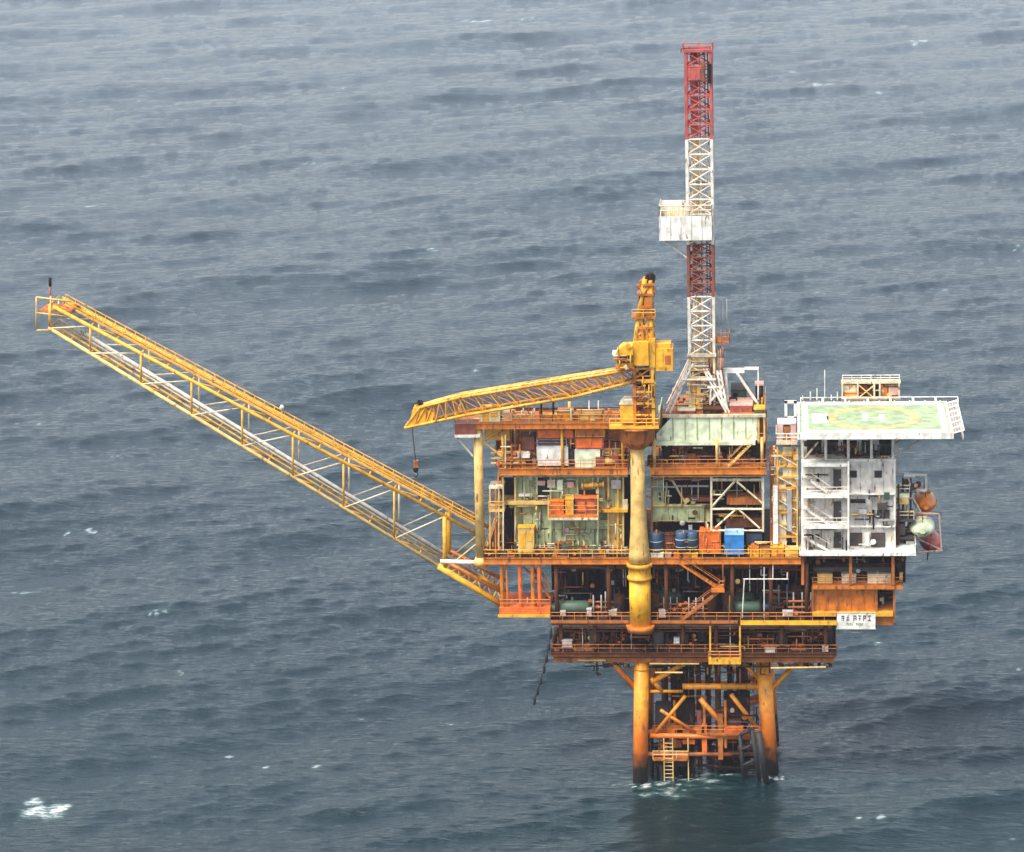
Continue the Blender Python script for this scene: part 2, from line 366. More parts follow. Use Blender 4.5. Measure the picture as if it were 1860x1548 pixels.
for (a, b, r) in [((1366,1325),(1380,1420),.32), ((1344,1335),(1352,1420),.3), ((1366,1325),(1344,1335),.25), ((1370,1352),(1346,1362),.22), ((1374,1380),(1349,1390),.22), ((1378,1330),(1392,1420),.45)]:
    MB().tube(P(*a,-7.6 if r < .4 else -9.4), P(*b,-8 if r < .4 else -9.6), r, 10).build('fender_tube', BLK, bf, True)
cs = thing('riser_caisson', P(1330, 1340, -3), 'large dark round caisson half hidden between the jacket legs', 'caisson')
c = P(1340, 1380, -2); MB().lathe((c.x-.4, -2, -3), [(1.9,0),(1.9,5.4),(1.5,6.0),(1.5,7.2)], 24).build('caisson_shell', DRK, cs, True)
MB().lathe((c.x-.4, -2, 2.0), [(2.1,0),(2.1,.3)], 24).build('caisson_flange', BRN, cs, True)
kit = thing('pump_skid', P(1230, 1300, -6.5), 'dark boxy pump skid on the access walkway by the left jacket leg', 'pump skid')
MB().pbox(1190, 1284, 1216, 1326, -6.4, 2.5).build('cabinet', GRD, kit); MB().pbox(1220, 1278, 1262, 1318, -6.2, 2.2).build('cabinet', DRK, kit)
MB().pbox(1266, 1292, 1274, 1330, -6.6, .5).build('control_post', BRD, kit)
kit = thing('valve_skid', P(1340, 1290, -6.5), 'dark square valve skid on the access walkway near the right jacket leg', 'valve skid')
MB().pbox(1314, 1268, 1362, 1314, -6.0, 3).build('cabinet', DRK, kit); MB().pbox(1322, 1308, 1346, 1330, -6.6, 2).build('base_frame', BRN, kit)
MB().lathe(P(1330, 1290, -6.2), [(.3,-.25),(.3,.25)], 12, 'y').build('hand_wheel', PNK, kit)
# ------------------------------------------------------------------ decks
def deck(name, label, x0, x1, y0, y1, z, rim, floor, rail=True, rimh=.85, railm=None, cols=(), zcol=None, colm=None, back=True, cr=.28):
    t = thing(name, ((x0+x1)/2, (y0+y1)/2, z), label, 'deck')
    MB().box(x0+.12, x1-.12, y0+.12, y1-.12, z-.25, z).build('deck_plate', floor, t)
    MB().box(x0, x1, y0, y0+.1, z-rimh, z+.05).build('rim_beam', rim, t)
    MB().box(x0, x1, y0-.12, y0-.003, z-.03, z+.09).build('rim_flange', rim, t)
    MB().box(x0, x1, y0-.12, y0-.003, z-rimh-.04, z-rimh+.08).build('rim_flange', rim, t)
    MB().box(x0, x0+.1, y0+.1, y1-.1, z-rimh, z+.05).build('rim_beam', rim, t)
    MB().box(x1-.1, x1, y0+.1, y1-.1, z-rimh, z+.05).build('rim_beam', rim, t)
    MB().box(x0, x1, y1-.1, y1, z-rimh, z+.05).build('rim_beam', rim, t)
    n = max(2, int((x1-x0)/3.5))
    for i in range(1, n):
        x = x0+(x1-x0)*i/n; MB().box(x-.12, x+.12, y0+.15, y1-.15, z-rimh+.05, z-.26).build('floor_beam', BRN, t)
    if rail:
        pts = [(x0+.06, y1-.1, z+.05), (x0+.06, y0+.05, z+.05), (x1-.06, y0+.05, z+.05), (x1-.06, y1-.1, z+.05)]
        MB().rail(pts, r=.045).build('handrail', railm or YEL, t)
    for (x, y) in cols:
        MB().tube((x, y, z+.0), (x, y, zcol), cr, 10).build('column', colm or BRN, t, True)
    return t
zC1 = zC
xs = [Xl(p, 1160) for p in (1018, 1080, 1240, 1300, 1420, 1500)]
deck('cellar_deck', 'lowest rusty brown deck sitting directly on the jacket legs', Xl(1000,1190), Xl(1520,1195), -10.4, 11, zC, BRN, DEK, rimh=.5, cols=[(x, y) for x in xs for y in (-9.8, -1, 9)], zcol=zB-.9, railm=BRO)
xs = [Xl(p, 1070) for p in (1010, 1105, 1210, 1330, 1400, 1465)]
deck('lower_deck', 'second deck from the sea with dark machinery behind orange rim beams', Xl(1000,1130), Xl(1520,1130), YF, 12, zB, BRN, DEK, rimh=.55, cols=[(x, y) for x in xs for y in (-10.3, -1, 10)], zcol=zM-.9, railm=ORG)
deck('main_deck', 'wide main deck with orange rim carrying containers and process modules', Xl(878,1015), Xl(1455,1015), YF, 13, zM, ORG, DEK, railm=YEL, rimh=.8)
# mezzanine: left storage deck and right drilling deck
deck('storage_deck', 'left mezzanine deck with orange rim holding stacked containers', Xl(905,850), Xl(1140,850), -10.6, 6, zZ, ORG, BRO, railm=ORG,
     cols=[(Xl(p,800), y) for p in (912,1020,1130) for y in (-10.2, 4)], zcol=zU-.7, colm=YEL, cr=.2)
deck('drilling_deck', 'right mezzanine deck with orange rim under the pale green drilling floor', Xl(1180,850), Xl(1392,850), -10.6, 12, zZ, ORG, BRO, railm=ORG,
     cols=[(Xl(p,820), y) for p in (1188,1302,1384) for y in (-10.2, 8)], zcol=zZ+4.0, colm=TAN, cr=.2)
ud = deck('pipe_deck', 'narrow top deck with orange and yellow rails beneath the crane boom', Xl(826,770), Xl(1142,770), YF, -4.2, zU, ORG, BRO, railm=YEL, rimh=.7)
for (xa,xb,ya,yb,z,m) in ((1345,1520,0,0,zB,YEB),(1000,1340,0,0,zB,BRO)):
    a_, b_ = Xl(xa,1130), Xl(xb,1130)
    MB().box(a_, b_, YF-.22, YF-.13, zB-(.5 if m is YEB else .3), zB+.12).build('rim_plate', m, bpy.data.objects['lower_deck'])
# added walls that block light from coming through the middle of the decks
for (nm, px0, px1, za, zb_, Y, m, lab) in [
        ('light_block_wall', 1002, 1518, zB, zM-.9, 3.0, DRK, 'added dark steel light blocking wall behind the machinery of the second deck'),
        ('light_block_wall', 1002, 1518, zC, zB-.9, 3.0, DRK, 'added dark rusty light blocking wall across the back of the lowest deck'),
        ('light_block_wall', 1182, 1390, zZ, zZ+4.0, 1.0, DRK, 'added dark light blocking wall under the pale green drilling floor'),
        ('light_block_wall', 908, 1138, zZ, zU-.3, -1.0, BRN, 'added brown light blocking wall behind the stacked containers')]:
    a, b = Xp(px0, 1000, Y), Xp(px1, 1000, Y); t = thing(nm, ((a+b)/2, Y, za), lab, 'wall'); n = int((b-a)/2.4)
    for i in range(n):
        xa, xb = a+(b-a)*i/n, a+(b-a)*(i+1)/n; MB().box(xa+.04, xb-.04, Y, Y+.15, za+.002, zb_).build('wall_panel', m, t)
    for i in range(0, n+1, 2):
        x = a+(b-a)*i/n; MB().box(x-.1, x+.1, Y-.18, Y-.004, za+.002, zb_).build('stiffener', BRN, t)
# orange support platform for the flare boom foot
fp = thing('boom_foot_platform', P(955, 1110, YF), 'orange steel platform with uprights carrying the foot of the flare boom', 'platform')
x0, x1 = Xl(907,1110), Xl(1000,1110)-.05
zf = Zp(950, 1104, YF)
MB().box(x0, x1, YF, -4, zf-1.1, zf).build('platform_beam', ORD, fp)
MB().box(x0-.2, x1, YF-.2, YF-.004, zf-1.3, zf-.95).build('platform_beam', YEL, fp)
for px, m in ((912,ORG), (921,ORG), (945,ORD), (968,ORG), (980,ORD)):
    p = P(px, 1060, -10.5); MB().tube((p.x, -10.5, zf), (p.x, -10.5, zM-.8), .28 if px != 921 else .14, 8).build('upright', m, fp)
for a, b in (((968,1030),(1000,1090)), ((950,1030),(990,1065)), ((985,1040),(1000,1070))):
    MB().tube(P(*a,-10), P(*b,-10), .16, 6).build('diagonal', BRO, fp)
MB().rail([(x0,-4,zf), (x0,YF+.1,zf), (x1,YF+.1,zf)], r=.05).build('handrail', ORG, fp)
# left tall column and its bracket
lc = thing('corner_column', P(872,1022,-10.2), 'tall tan tubular column on the left corner of the platform', 'column')
MB().tube(P(873,1026,-10.2), P(868,771,-10.2), .62, 16).build('column_shaft', TAN, lc, True)
MB().pbox(826, 770, 864, 790, -11.2, 3).build('head_beam', BRD, lc)
MB().pbox(826, 790, 872, 795, -11.3, 3).build('head_beam', WHP, lc)
MB().tube(P(830,795,-10.2), P(862,832,-10.2), .14, 6).build('strut', WHP, lc)
MB().tube(P(874,800,-10.2), P(915,832,-10.2), .16, 6).build('strut', TAN, lc)
MB().tube(P(800,1020,-10.2), P(880,1022,-10.2), .3, 10).build('strut', WHP, lc)
MB().lathe(P(873,1022,-10.2), [(.95,-.4),(.95,.2),(.65,.8)], 16).build('base_collar', TAN, lc, True)
# ------------------------------------------------------------------ flare boom
fb = thing('flare_boom', P(905,1095,-6), 'long yellow lattice flare boom reaching out over the sea to the left', 'flare boom')
YA, YBk = -8.8, -3.6
def uf(x): return 572+(x-125)*(938-572)/683.
def lf(x): return 597+(x-91)*(1035-597)/717.
nodes = [90, 164, 256, 348, 440, 532, 624, 716, 808]
def chord(fn, xa, xb, Y): return P(xa, fn(xa), YA)+V((0, Y-YA, 0)), P(xb, fn(xb), YA)+V((0, Y-YA, 0))
for Y in (YA, YBk):
    p, q = chord(uf, 96, 880, Y); MB().tube(p, q, .24, 8).build('chord', YEL, fb, True)
    p, q = chord(lf, 88, 912, Y); MB().tube(p, q, .24, 8).build('chord', TAN, fb, True)
    for i, x in enumerate(nodes):
        a, b = P(x, uf(x), YA)+V((0,Y-YA,0)), P(x, lf(x), YA)+V((0,Y-YA,0))
        MB().tube(a, b, .32 if x == 808 else .15, 8).build('vertical', YEL if x == 808 or Y == YA else CRM, fb, True)
        if i+1 < len(nodes):
            x2 = nodes[i+1]; MB().tube(b, P(x2, uf(x2), YA)+V((0,Y-YA,0)), .10, 6).build('diagonal', CRM, fb, True)
    x = 808; MB().tube(P(x, lf(x), YA)+V((0,Y-YA,0)), P(880, uf(880), YA)+V((0,Y-YA,0)), .12, 6).build('diagonal', TAN, fb, True)
for fn, nm in ((uf, 'crossbar'), (lf, 'crossbar')):
    for i in range(len(nodes)*2-1):
        x = nodes[i//2] if i % 2 == 0 else (nodes[i//2]+nodes[i//2+1])/2
        a = P(x, fn(x), YA); MB().tube(a, a+V((0,YBk-YA,0)), .12, 6).build(nm, YEL, fb, True)
        if i % 2 == 0 and i//2+1 < len(nodes):
            x2 = nodes[i//2+1]; b = P(x2, fn(x2), YA); MB().tube(a, b+V((0,YBk-YA,0)), .09, 6).build('lateral_brace', YEL, fb, True)
up = V((0,0,1))
def strip(fn, xa, xb, y0, y1, dz, th, m, name):
    p, q = P(xa, fn(xa), YA), P(xb, fn(xb), YA); mm = MB()
    mm.add([(p.x,y0,p.z+dz),(q.x,y0,q.z+dz),(q.x,y1,q.z+dz),(p.x,y1,p.z+dz),(p.x,y0,p.z+dz+th),(q.x,y0,q.z+dz+th),(q.x,y1,q.z+dz+th),(p.x,y1,p.z+dz+th)],
           [(0,3,2,1),(4,5,6,7),(0,1,5,4),(1,2,6,5),(2,3,7,6),(3,0,4,7)]); return mm.build(name, m, fb)
strip(uf, 110, 872, -6.9, -5.9, .28, .08, YEL, 'walkway')
for y in (-7.2, -5.6):
    p, q = P(110, uf(110), YA), P(872, uf(872), YA); MB().rail([(p.x,y,p.z+.4), (q.x,y,q.z+.4)], h=1.15, step=1.5, r=.075).build('handrail', YEL, fb)
for (y, dz, r, m) in ((-4.2, .55, .26, WHT), (-5.4, .4, .12, CRM), (-7.4, .4, .13, YEL)):
    p, q = P(94, lf(94), YA), P(862, lf(862), YA); MB().tube((p.x,y,p.z+dz), (q.x,y,q.z+dz), r, 8).build('gas_pipe', m, fb, True)
tp = P(80, 570, -6)
for (a, b) in (((66,540),(66,600)), ((92,538),(92,600)), ((66,540),(130,548)), ((66,600),(92,600)), ((66,568),(120,575))):
    for Y in (YA, YBk): MB().tube(P(*a,Y), P(*b,Y), .12, 6).build('tip_frame', TAN, fb, True)
MB().box(P(68,560,YA).x, P(128,560,YA).x, YA, YBk, P(95,566,YA).z-.1, P(95,566,YA).z).build('tip_platform', BRO, fb)
fl = MB().tube(P(91,566,-6), P(91,520,-6), .16, 8).build('flare_stack', BRD, fb, True)
MB().tube(P(91,519.8,-6), P(91,505,-6), .2, 8).build('flare_tip', DRK, fl, True)
MB().tube(P(512,770,-6), P(512,742,-6), .09, 6).build('lamp_post', TAN, fb); MB().lathe(P(512,740,-6), [(.15,-.3),(.35,0),(.15,.3)], 10).build('lamp_head', WHT, fb, True)
for Y in (YA, YBk):
    p, q = P(796,1028,YA)+V((0,Y-YA,0)), P(914,1100,YA)+V((0,Y-YA,0)); MB().tube(p, q, .42, 10).build('foot_chord', YEB, fb, True)
    p2, q2 = P(806,1018,YA)+V((0,Y-YA,0)), P(912,1076,YA)+V((0,Y-YA,0)); MB().tube(p2, q2, .26, 8).build('foot_chord', ORG, fb, True)
    for i in range(6): MB().tube(p.lerp(q,i/6), p2.lerp(q2,(i+.5)/6), .11, 6).tube(p2.lerp(q2,(i+.5)/6), p.lerp(q,(i+1)/6), .11, 6).build('foot_lattice', YEL if i%2 else ORG, fb, True)
# ------------------------------------------------------------------ crane
cr = thing('pedestal_crane', P(1162,1130,-10.6), 'yellow pedestal crane with lattice boom lowered to the left', 'crane')
cx = P(1161,1000,-11).x; CY = -11.0
cz = lambda y: Zp(1161, y, CY)
MB().lathe((cx, CY, 0), [(1.42,cz(1134)),(1.42,cz(1052))], 28).build('pedestal', YEB, cr, True)
MB().lathe((cx, CY, 0), [(1.68,cz(1051)),(1.68,cz(1047)),(1.5,cz(1045)),(1.5,cz(1030)),(1.74,cz(1028)),(1.74,cz(1022))], 28).build('pedestal_ring', YEL, cr, True)
MB().lathe((cx, CY, 0), [(1.5,cz(1020)),(1.38,cz(1005)),(1.12,cz(960)),(.98,cz(900)),(.92,cz(812))], 28).build('pedestal', TAN, cr, True)
MB().lathe((cx, CY, 0), [(1.75,cz(1134)-.9),(1.95,cz(1134)-.01)], 28).build('base_plate', ORG, cr, True)
MB().lathe((cx, CY, 0), [(1.0,cz(814)),(1.9,cz(806)),(2.35,cz(798)),(2.35,cz(778)),(2.6,cz(776)),(2.6,cz(773))], 28).build('slewing_head', BRO, cr, True)
m = MB(); m.box(cx-3.5, cx+3.0, CY-2.2, CY+2.4, cz(772), cz(769)); m.build('crane_platform', YEB, cr)
MB().rail([(cx-3.5,CY-2.1,cz(769)), (cx+3,CY-2.1,cz(769)), (cx+3,CY+2.3,cz(769))], r=.06).build('handrail', YEB, cr)
tw = V((P(1170,700,CY).x, CY, 0)); tx0, tx1 = P(1153,700,CY).x, P(1187,700,CY).x
zt0, zt1 = cz(769), cz(664)
for x in (tx0, tx1):
    for y in (CY-1.3, CY+1.3): MB().bar((x, y, zt0), (x, y, zt1), .3).build('tower_post', ORG if x == tx0 else YEL, cr)
nb = 5
for i in range(nb):
    za, zb2 = zt0+(zt1-zt0)*i/nb, zt0+(zt1-zt0)*(i+1)/nb
    for y in (CY-1.3, CY+1.3):
        MB().tube((tx0,y,za), (tx1,y,zb2) , .1, 6).build('tower_brace', ORG, cr); MB().box(tx0, tx1, y-.12, y+.12, zb2-.25, zb2).build('tower_beam', YEL, cr)
    MB().tube((tx1,CY-1.3,za), (tx1,CY+1.3,zb2), .1, 6).build('tower_brace', ORG, cr)
MB().box(tx0+.3, tx1-.3, CY-.9, CY+.9, zt0+.1, zt0+3.2).build('machinery_box', BRO, cr)
MB().box(tx0+.4, tx1-.5, CY-1.0, CY+.8, zt1-2.8, zt1-.3).build('winch_drum', DRK, cr)
wl = P(1142,735,CY-1.2); MB().pbox(1126, 735, 1152, 767, CY-1.4, 2.2).build('winch_house', YEL, cr)
wx0,wx1,wz0,wz1 = rect(1126,727,1152,735,CY-1.4); MB().prism([(wx0-.1,wz0+.01),(wx1+.1,wz0+.01),(wx1-.3,wz1),(wx0+.5,wz1)], CY-1.5, CY+.9).build('winch_roof', CRM, cr)
MB().pbox(1150, 622, 1178, 664, CY-2.0, 3.6).build('machinery_house', YEB, cr)
MB().pbox(1178.5, 616, 1190, 668, CY-1.7, 3.2).build('machinery_house', YEL, cr)
ew = MB().pbox(1191, 634, 1222, 674, CY-1.6, 3.4).build('engine_house', YEL, cr)
MB().pbox(1189, 625, 1218, 633.6, CY-1.2, 2.4).build('exhaust_hood', YEB, ew); MB().pbox(1196, 642, 1204, 668, CY-1.66, .055).build('door', YEB, ew); MB().pbox(1208, 646, 1218, 662, CY-1.66, .055).build('louvre', BRO, ew)
cb = MB().pbox(1120, 646, 1149, 667, CY-2.4, 2.6).build('cab', YEL, cr)
for xa, xb in ((1121.5,1129.5), (1131,1139), (1140.5,1147.5)): MB().pbox(xa, 645, xb, 660, CY-2.46, .055).build('cab_window', GLS, cb)
a,b,c_,d_ = rect(1118,630,1150,645.6,CY-2.5); MB().prism([(a,c_+.01),(b,c_+.01),(b-.1,d_),(a+.9,d_),(a+.1,c_+.5)], CY-2.6, CY+.4).build('cab_roof', YEB, cb)
MB().pbox(1112, 641, 1122, 645, CY-2.4, 1.6).build('cab_visor', WHT, cb)
MB().pbox(1118, 667.5, 1152, 671, CY-2.6, 3.2).build('cab_walkway', ORG, cr)
# A-frame mast
for (a, b, r) in [((1154,622),(1160,575),.3), ((1186,622),(1182,575),.3), ((1160,575),(1172,505),.34), ((1184,575),(1182,508),.26), ((1168,622),(1166,520),.2), ((1176,622),(1178,520),.2)]:
    for dy in (-.9, .9): MB().tube(P(*a,CY)+V((0,dy,0)), P(*b,CY)+V((0,dy*.7,0)), r, 8).build('mast_leg', YEL if dy < 0 else ORG, cr, True)
for (y, xa, xb) in ((594,1158,1184), (576,1148,1190), (556,1160,1184), (534,1156,1188), (516,1166,1188)):
    MB().pbox(xa, y, xb, y+4, CY-1.2, 2.4).build('mast_platform', BRO if y in (576,534) else ORG, cr)
for a, b in (((1160,575),(1182,534)), ((1182,575),(1164,534)), ((1156,615),(1182,580)), ((1184,615),(1160,580)), ((1168,534),(1184,510))):
    MB().tube(P(*a,CY-.9), P(*b,CY-.8), .14, 6).build('mast_brace', YEL, cr)
for (px, py, r, m_) in ((1168,515,.55,BRO), (1181,506,.7,DRK), (1176,524,.6,ORD), (1184,528,.5,ORG)):
    MB().lathe(P(px,py,CY), [(r,-.7),(r,.7)], 14, 'y').build('sheave', m_, cr, True)
MB().rail([P(1148,576,CY-1.2), P(1190,576,CY-1.2)], h=1.0, r=.05).build('handrail', YEL, cr)
MB().pbox(1160, 534, 1176, 556, CY-1.0, .8).build('mast_panel', BRN, cr)
MB().pbox(1170, 540, 1184, 572, CY-1.1, .5).build('mast_panel', ORG, cr)
# boom
bm = thing('crane_boom', P(1152,680,CY), 'yellow lattice crane boom with drooping tip hanging over the sea', 'crane boom')
topc = [(1152,668),(1000,692),(835,719),(764,738)]; botc = [(1152,690),(1040,718),(850,750),(736,775)]
def lerp2(pts, t):
    n = len(pts)-1; i = min(int(t*n), n-1); u = t*n-i; a, b = pts[i], pts[i+1]; return (a[0]+(b[0]-a[0])*u, a[1]+(b[1]-a[1])*u)
NB = 18
hw = lambda t: 1.15 if t < .85 else .8
for ps in (topc, botc):
    for s in (-1, 1):
        for k in range(3):
            MB().tube(P(*ps[k],CY)+V((0,s*hw(k/3),0)), P(*ps[k+1],CY)+V((0,s*hw((k+1)/3),0)), .2, 6).build('chord', YEL, bm, True)
for i in range(NB+1):
    t = i/NB; T, B = P(*lerp2(topc,t),CY), P(*lerp2(botc,t),CY); w = V((0,hw(t),0))
    MB().tube(T-w, T+w, .12, 6).build('rung', CRM, bm); MB().tube(B-w, B+w, .08, 6).build('rung', YEL, bm)
    for s in (-1, 1): MB().tube(T+w*s, B+w*s, .08, 6).build('lattice_brace', YEL, bm)
    if i < NB:
        T2, B2 = P(*lerp2(topc,(i+1)/NB),CY), P(*lerp2(botc,(i+1)/NB),CY); w2 = V((0,hw((i+1)/NB),0))
        for s in (-1, 1): MB().tube(B+w*s, T2+w2*s, .09, 6).build('lattice_brace', ORG, bm)
        MB().tube(T-w, T2+w2, .08, 6).build('lattice_brace', CRM, bm)
m = MB(); 
for (a, b) in zip(topc, topc[1:]):
    p, q = P(*a,CY), P(*b,CY); m.add([(p.x,CY-.35,p.z+.1),(q.x,CY-.35,q.z+.1),(q.x,CY+.35,q.z+.1),(p.x,CY+.35,p.z+.1),(p.x,CY-.35,p.z+.16),(q.x,CY-.35,q.z+.16),(q.x,CY+.35,q.z+.16),(p.x,CY+.35,p.z+.16)], [(0,3,2,1),(4,5,6,7),(0,1,5,4),(1,2,6,5),(2,3,7,6),(3,0,4,7)])
m.build('boom_walkway', TAN, bm)
pr = [P(752,738,CY), P(764,737,CY), P(790,748,CY), P(786,766,CY), P(742,774,CY)]
MB().prism([(p.x,p.z) for p in reversed(pr)], CY-.7, CY-.4).prism([(p.x,p.z) for p in reversed(pr)], CY+.4, CY+.7).build('boom_head', YEL, bm)
for (px, py, r) in ((755,748,.5), (748,766,.45), (775,760,.4)): MB().lathe(P(px,py,CY), [(r,-.38),(r,.38)], 14, 'y').build('sheave', BRO, bm, True)
MB().lathe(P(763,732,CY), [(.3,-.3),(.42,0),(.3,.35)], 10).build('boom_lamp', DRK, bm)
MB().tube(P(748,772,CY), P(755,838,CY), .06, 5).build('hoist_wire', DRK, bm)
hk = thing('hook_block', P(755,848,CY), 'dark hook block with ball hanging free below the crane boom tip', 'hook')
MB().pbox(751, 838, 759, 850, CY-.3, .6).build('block_body', BRO, hk); MB().lathe(P(755,853,CY), [(.1,-.42),(.36,-.15),(.36,.15),(.1,.42)], 12).build('hook_ball', DRK, hk, True)
m = MB(); hp = [P(755,857,CY)+V((math.sin(t)*.28, 0, -.35+math.cos(t)*.35)) for t in np.linspace(0, 4.4, 9)]; m.path(hp, .07).build('hook', DRK, hk)
# ------------------------------------------------------------------ drilling substructure and derrick
ds = thing('drilling_substructure', P(1290,850,-8), 'pale green panelled drilling substructure carrying the red and white mast', 'drilling module')
Yd = -9.0
zd = Zp(1290, 754, Yd); zdl = Zp(1290, 800, Yd)
xd0, xd1 = Xp(1190,780,Yd), Xp(1391,780,Yd)
MB().box(xd0+1.5, xd1, Yd+.3, 2.5, zd-.3, zd).build('drill_floor', BRO, ds)
MB().box(xd0+1.0, xd1-.01, Yd-.25, Yd+.28, zd-.28, zd+.06).build('rim_beam', CRM, ds)
pxs = list(range(1222, 1377, 22)); Z0, Z1 = zdl, zd-.3
for i, px in enumerate(pxs[:-1]):
    a, b = Xp(px,780,Yd), Xp(pxs[i+1],780,Yd)
    MB().box(a+.04, b-.04, Yd, Yd+.12, Z0, Z1).build('wall_panel', LGR, ds)
    MB().box(a+.02-.07, a+.02+.07, Yd-.1, Yd-.004, Z0, Z1).build('panel_stiffener', GRN, ds)
a, b = Xp(1192,780,Yd), Xp(1222,780,Yd); MB().prism([(a,Z0),(b-.05,Z0),(b-.05,Z1),(a+2.0,Z1),(a,Z0+.9)], Yd, Yd+.12).build('wall_panel', LGR, ds)
MB().box(Xp(1186,800,Yd), Xp(1372,800,Yd), Yd-.5, Yd-.01, Z0-.55, Z0-.02).build('lower_lip', LGR, ds)
a, b = Xp(1376,780,Yd), Xp(1390,780,Yd)
MB().box(a, a+.25, Yd, Yd+.3, Z0-.2, Z1).build('end_post', TAN, ds); MB().box(b-.25, b, Yd, Yd+.3, Z0-.2, Z1).build('end_post', TAN, ds); MB().box(a+.25, b-.25, Yd+1.2, Yd+1.3, Z0, Z1).build('end_panel', BRO, ds)
MB().box(a, b, Yd, 2, Z0-.45, Z0-.22).build('end_floor', BRO, ds); MB().rail([(a,Yd+.05,Z0-.2),(b,Yd+.05,Z0-.2)]).build('handrail', TAN, ds)
MB().box(xd0+.3, xd1, Yd+.5, 9, Z0-.45, Z0-.12).build('lower_floor', BRN, ds)
MB().rail([(xd0+2,Yd,zd+.06),(xd0+2,2.4,zd)]).rail([(xd1-.1,Yd,zd+.06),(xd1-.1,2.4,zd)]).build('handrail', TAN, ds)
for i in range(5):
    y = Yd+1+i*2.1; MB().box(xd1-.2, xd1-.08, y, y+2.1, Z0, Z1).build('side_panel', GRN, ds); MB().box(xd0+.4, xd0+.52, y, y+2.1, Z0, Z1).build('side_panel', GRN, ds)
# mast
dk = thing('drilling_derrick', P(1270,754,-5), 'tall red and white banded lattice drilling mast standing on the pale green substructure', 'derrick')
YD = -5.0; hwD = 1.62
xc = P(1271,300,YD).x; dz = lambda py: Zp(1271, py, YD)
secs = [(640,535,WHP), (535,440,BRD), (440,250,WHP), (250,92,RED)]
def face_bay(z0, z1, m):
    for sx, sy in ((0,-1),(1,0),(0,1),(-1,0)):
        if sx == 0: a, b = V((xc-hwD,YD+sy*hwD,0)), V((xc+hwD,YD+sy*hwD,0))
        else: a, b = V((xc+sx*hwD,YD-hwD,0)), V((xc+sx*hwD,YD+hwD,0))
        q = MB(); q.tube(a+V((0,0,z0)), b+V((0,0,z1)), .085, 5).tube(b+V((0,0,z0)), a+V((0,0,z1)), .085, 5); q.build('cross_brace', m, dk)
        MB().tube(a+V((0,0,z1)), b+V((0,0,z1)), .11, 5).build('girt', m, dk)
for (ya, yb, m) in secs:
    z0, z1 = dz(ya), dz(yb); n = max(2, round((z1-z0)/2.0))
    for sx in (-1,1):
        for sy in (-1,1): MB().bar((xc+sx*hwD,YD+sy*hwD,z0), (xc+sx*hwD,YD+sy*hwD,z1), .26).build('leg_section', m, dk)
    for i in range(n): face_bay(z0+(z1-z0)*i/n, z0+(z1-z0)*(i+1)/n, m)
    # ladder with cage and standpipes up the left half, guide rails on the right
    for xo, r in ((-.95,.12), (-.6,.09), (.15,.14)): MB().tube((xc+xo,YD-hwD+.35,z0), (xc+xo,YD-hwD+.35,z1), r, 6).build('standpipe', m if m is not WHP else CRM, dk)
    mm = MB(); k = int((z1-z0)/.5)
    for i in range(k): mm.tube((xc-.95,YD-hwD+.3,z0+i*.5), (xc-.25,YD-hwD+.3,z0+i*.5), .06, 4)
    mm.build('ladder_rungs', m, dk)['kind'] = 'stuff'
    for i in range(n): MB().box(xc-1.0, xc-.1, YD-.2, YD+.1, z0+(z1-z0)*(i+.12)/n, z0+(z1-z0)*(i+.88)/n).build('guide_panel', m if m is not WHP else TAN, dk)
    for xo in (.75, 1.15): MB().tube((xc+xo,YD+hwD-.4,z0), (xc+xo,YD+hwD-.4,z1), .1, 6).build('guide_rail', m if m is not RED else BRD, dk)
# crown
zc_ = dz(92)
MB().box(xc-1.9, xc+1.9, YD-1.9, YD+1.9, zc_, zc_+.3).build('crown_platform', RED, dk)
MB().pbox(1250, 125, 1272, 146, YD-2.1, 1.2).build('crown_box', RED, dk)
MB().pbox(1273, 112, 1280, 148, YD-2.0, .8).build('crown_box', BRD, dk); MB().pbox(1285, 116, 1292, 152, YD-2.0, .8).build('crown_box', DRK, dk)
MB().rail([(xc-1.9,YD+1.9,zc_+.3),(xc-1.9,YD-1.9,zc_+.3),(xc+1.9,YD-1.9,zc_+.3),(xc+1.9,YD+1.9,zc_+.3)], h=.9, r=.05).build('handrail', RED, dk)
for (a,b) in (((1252,92),(1252,84)), ((1290,92),(1290,84)), ((1237,88),(1292,86)), ((1237,88),(1237,96))): MB().tube(P(*a,YD-1), P(*b,YD-1), .12, 6).build('gin_pole', BRD, dk)
MB().tube(P(1270,86,YD), P(1270,76,YD), .06, 5).build('antenna', RED, dk)
for px in (1262,1270,1278): MB().lathe(P(px,96,YD), [(.5,-.15),(.5,.15)], 14, 'x').build('crown_sheave', BRD, dk)
# monkey board
mb_x0, mb_x1, mb_z0, mb_z1 = rect(1198,393,1293,437,YD-hwD-.9)
ymb = YD-hwD-.9
n = 5
for i in range(n):
    a, b = mb_x0+(mb_x1-mb_x0)*i/n, mb_x0+(mb_x1-mb_x0)*(i+1)/n; MB().box(a+.02, b-.02, ymb, ymb+.1, mb_z0, mb_z1).build('windbreak_panel', WHT, dk); MB().box(a-.05, a+.05, ymb-.1, ymb-.003, mb_z0, mb_z1).build('windbreak_rib', WHP, dk)
MB().box(mb_x0, mb_x0+.1, ymb+.1, ymb+5, mb_z0, mb_z1).build('windbreak_panel', WHT, dk); MB().box(mb_x1-.1, mb_x1, ymb+.1, ymb+5, mb_z0, mb_z1).build('windbreak_panel', WHT, dk)
MB().box(mb_x0, mb_x1, ymb+4.9, ymb+5, mb_z0, mb_z1+1.3).build('windbreak_panel', WHT, dk)
MB().box(mb_x0+.1, mb_x1-.1, ymb+.1, ymb+4.9, mb_z0+.0, mb_z0+.15).build('board_floor', TAN, dk)
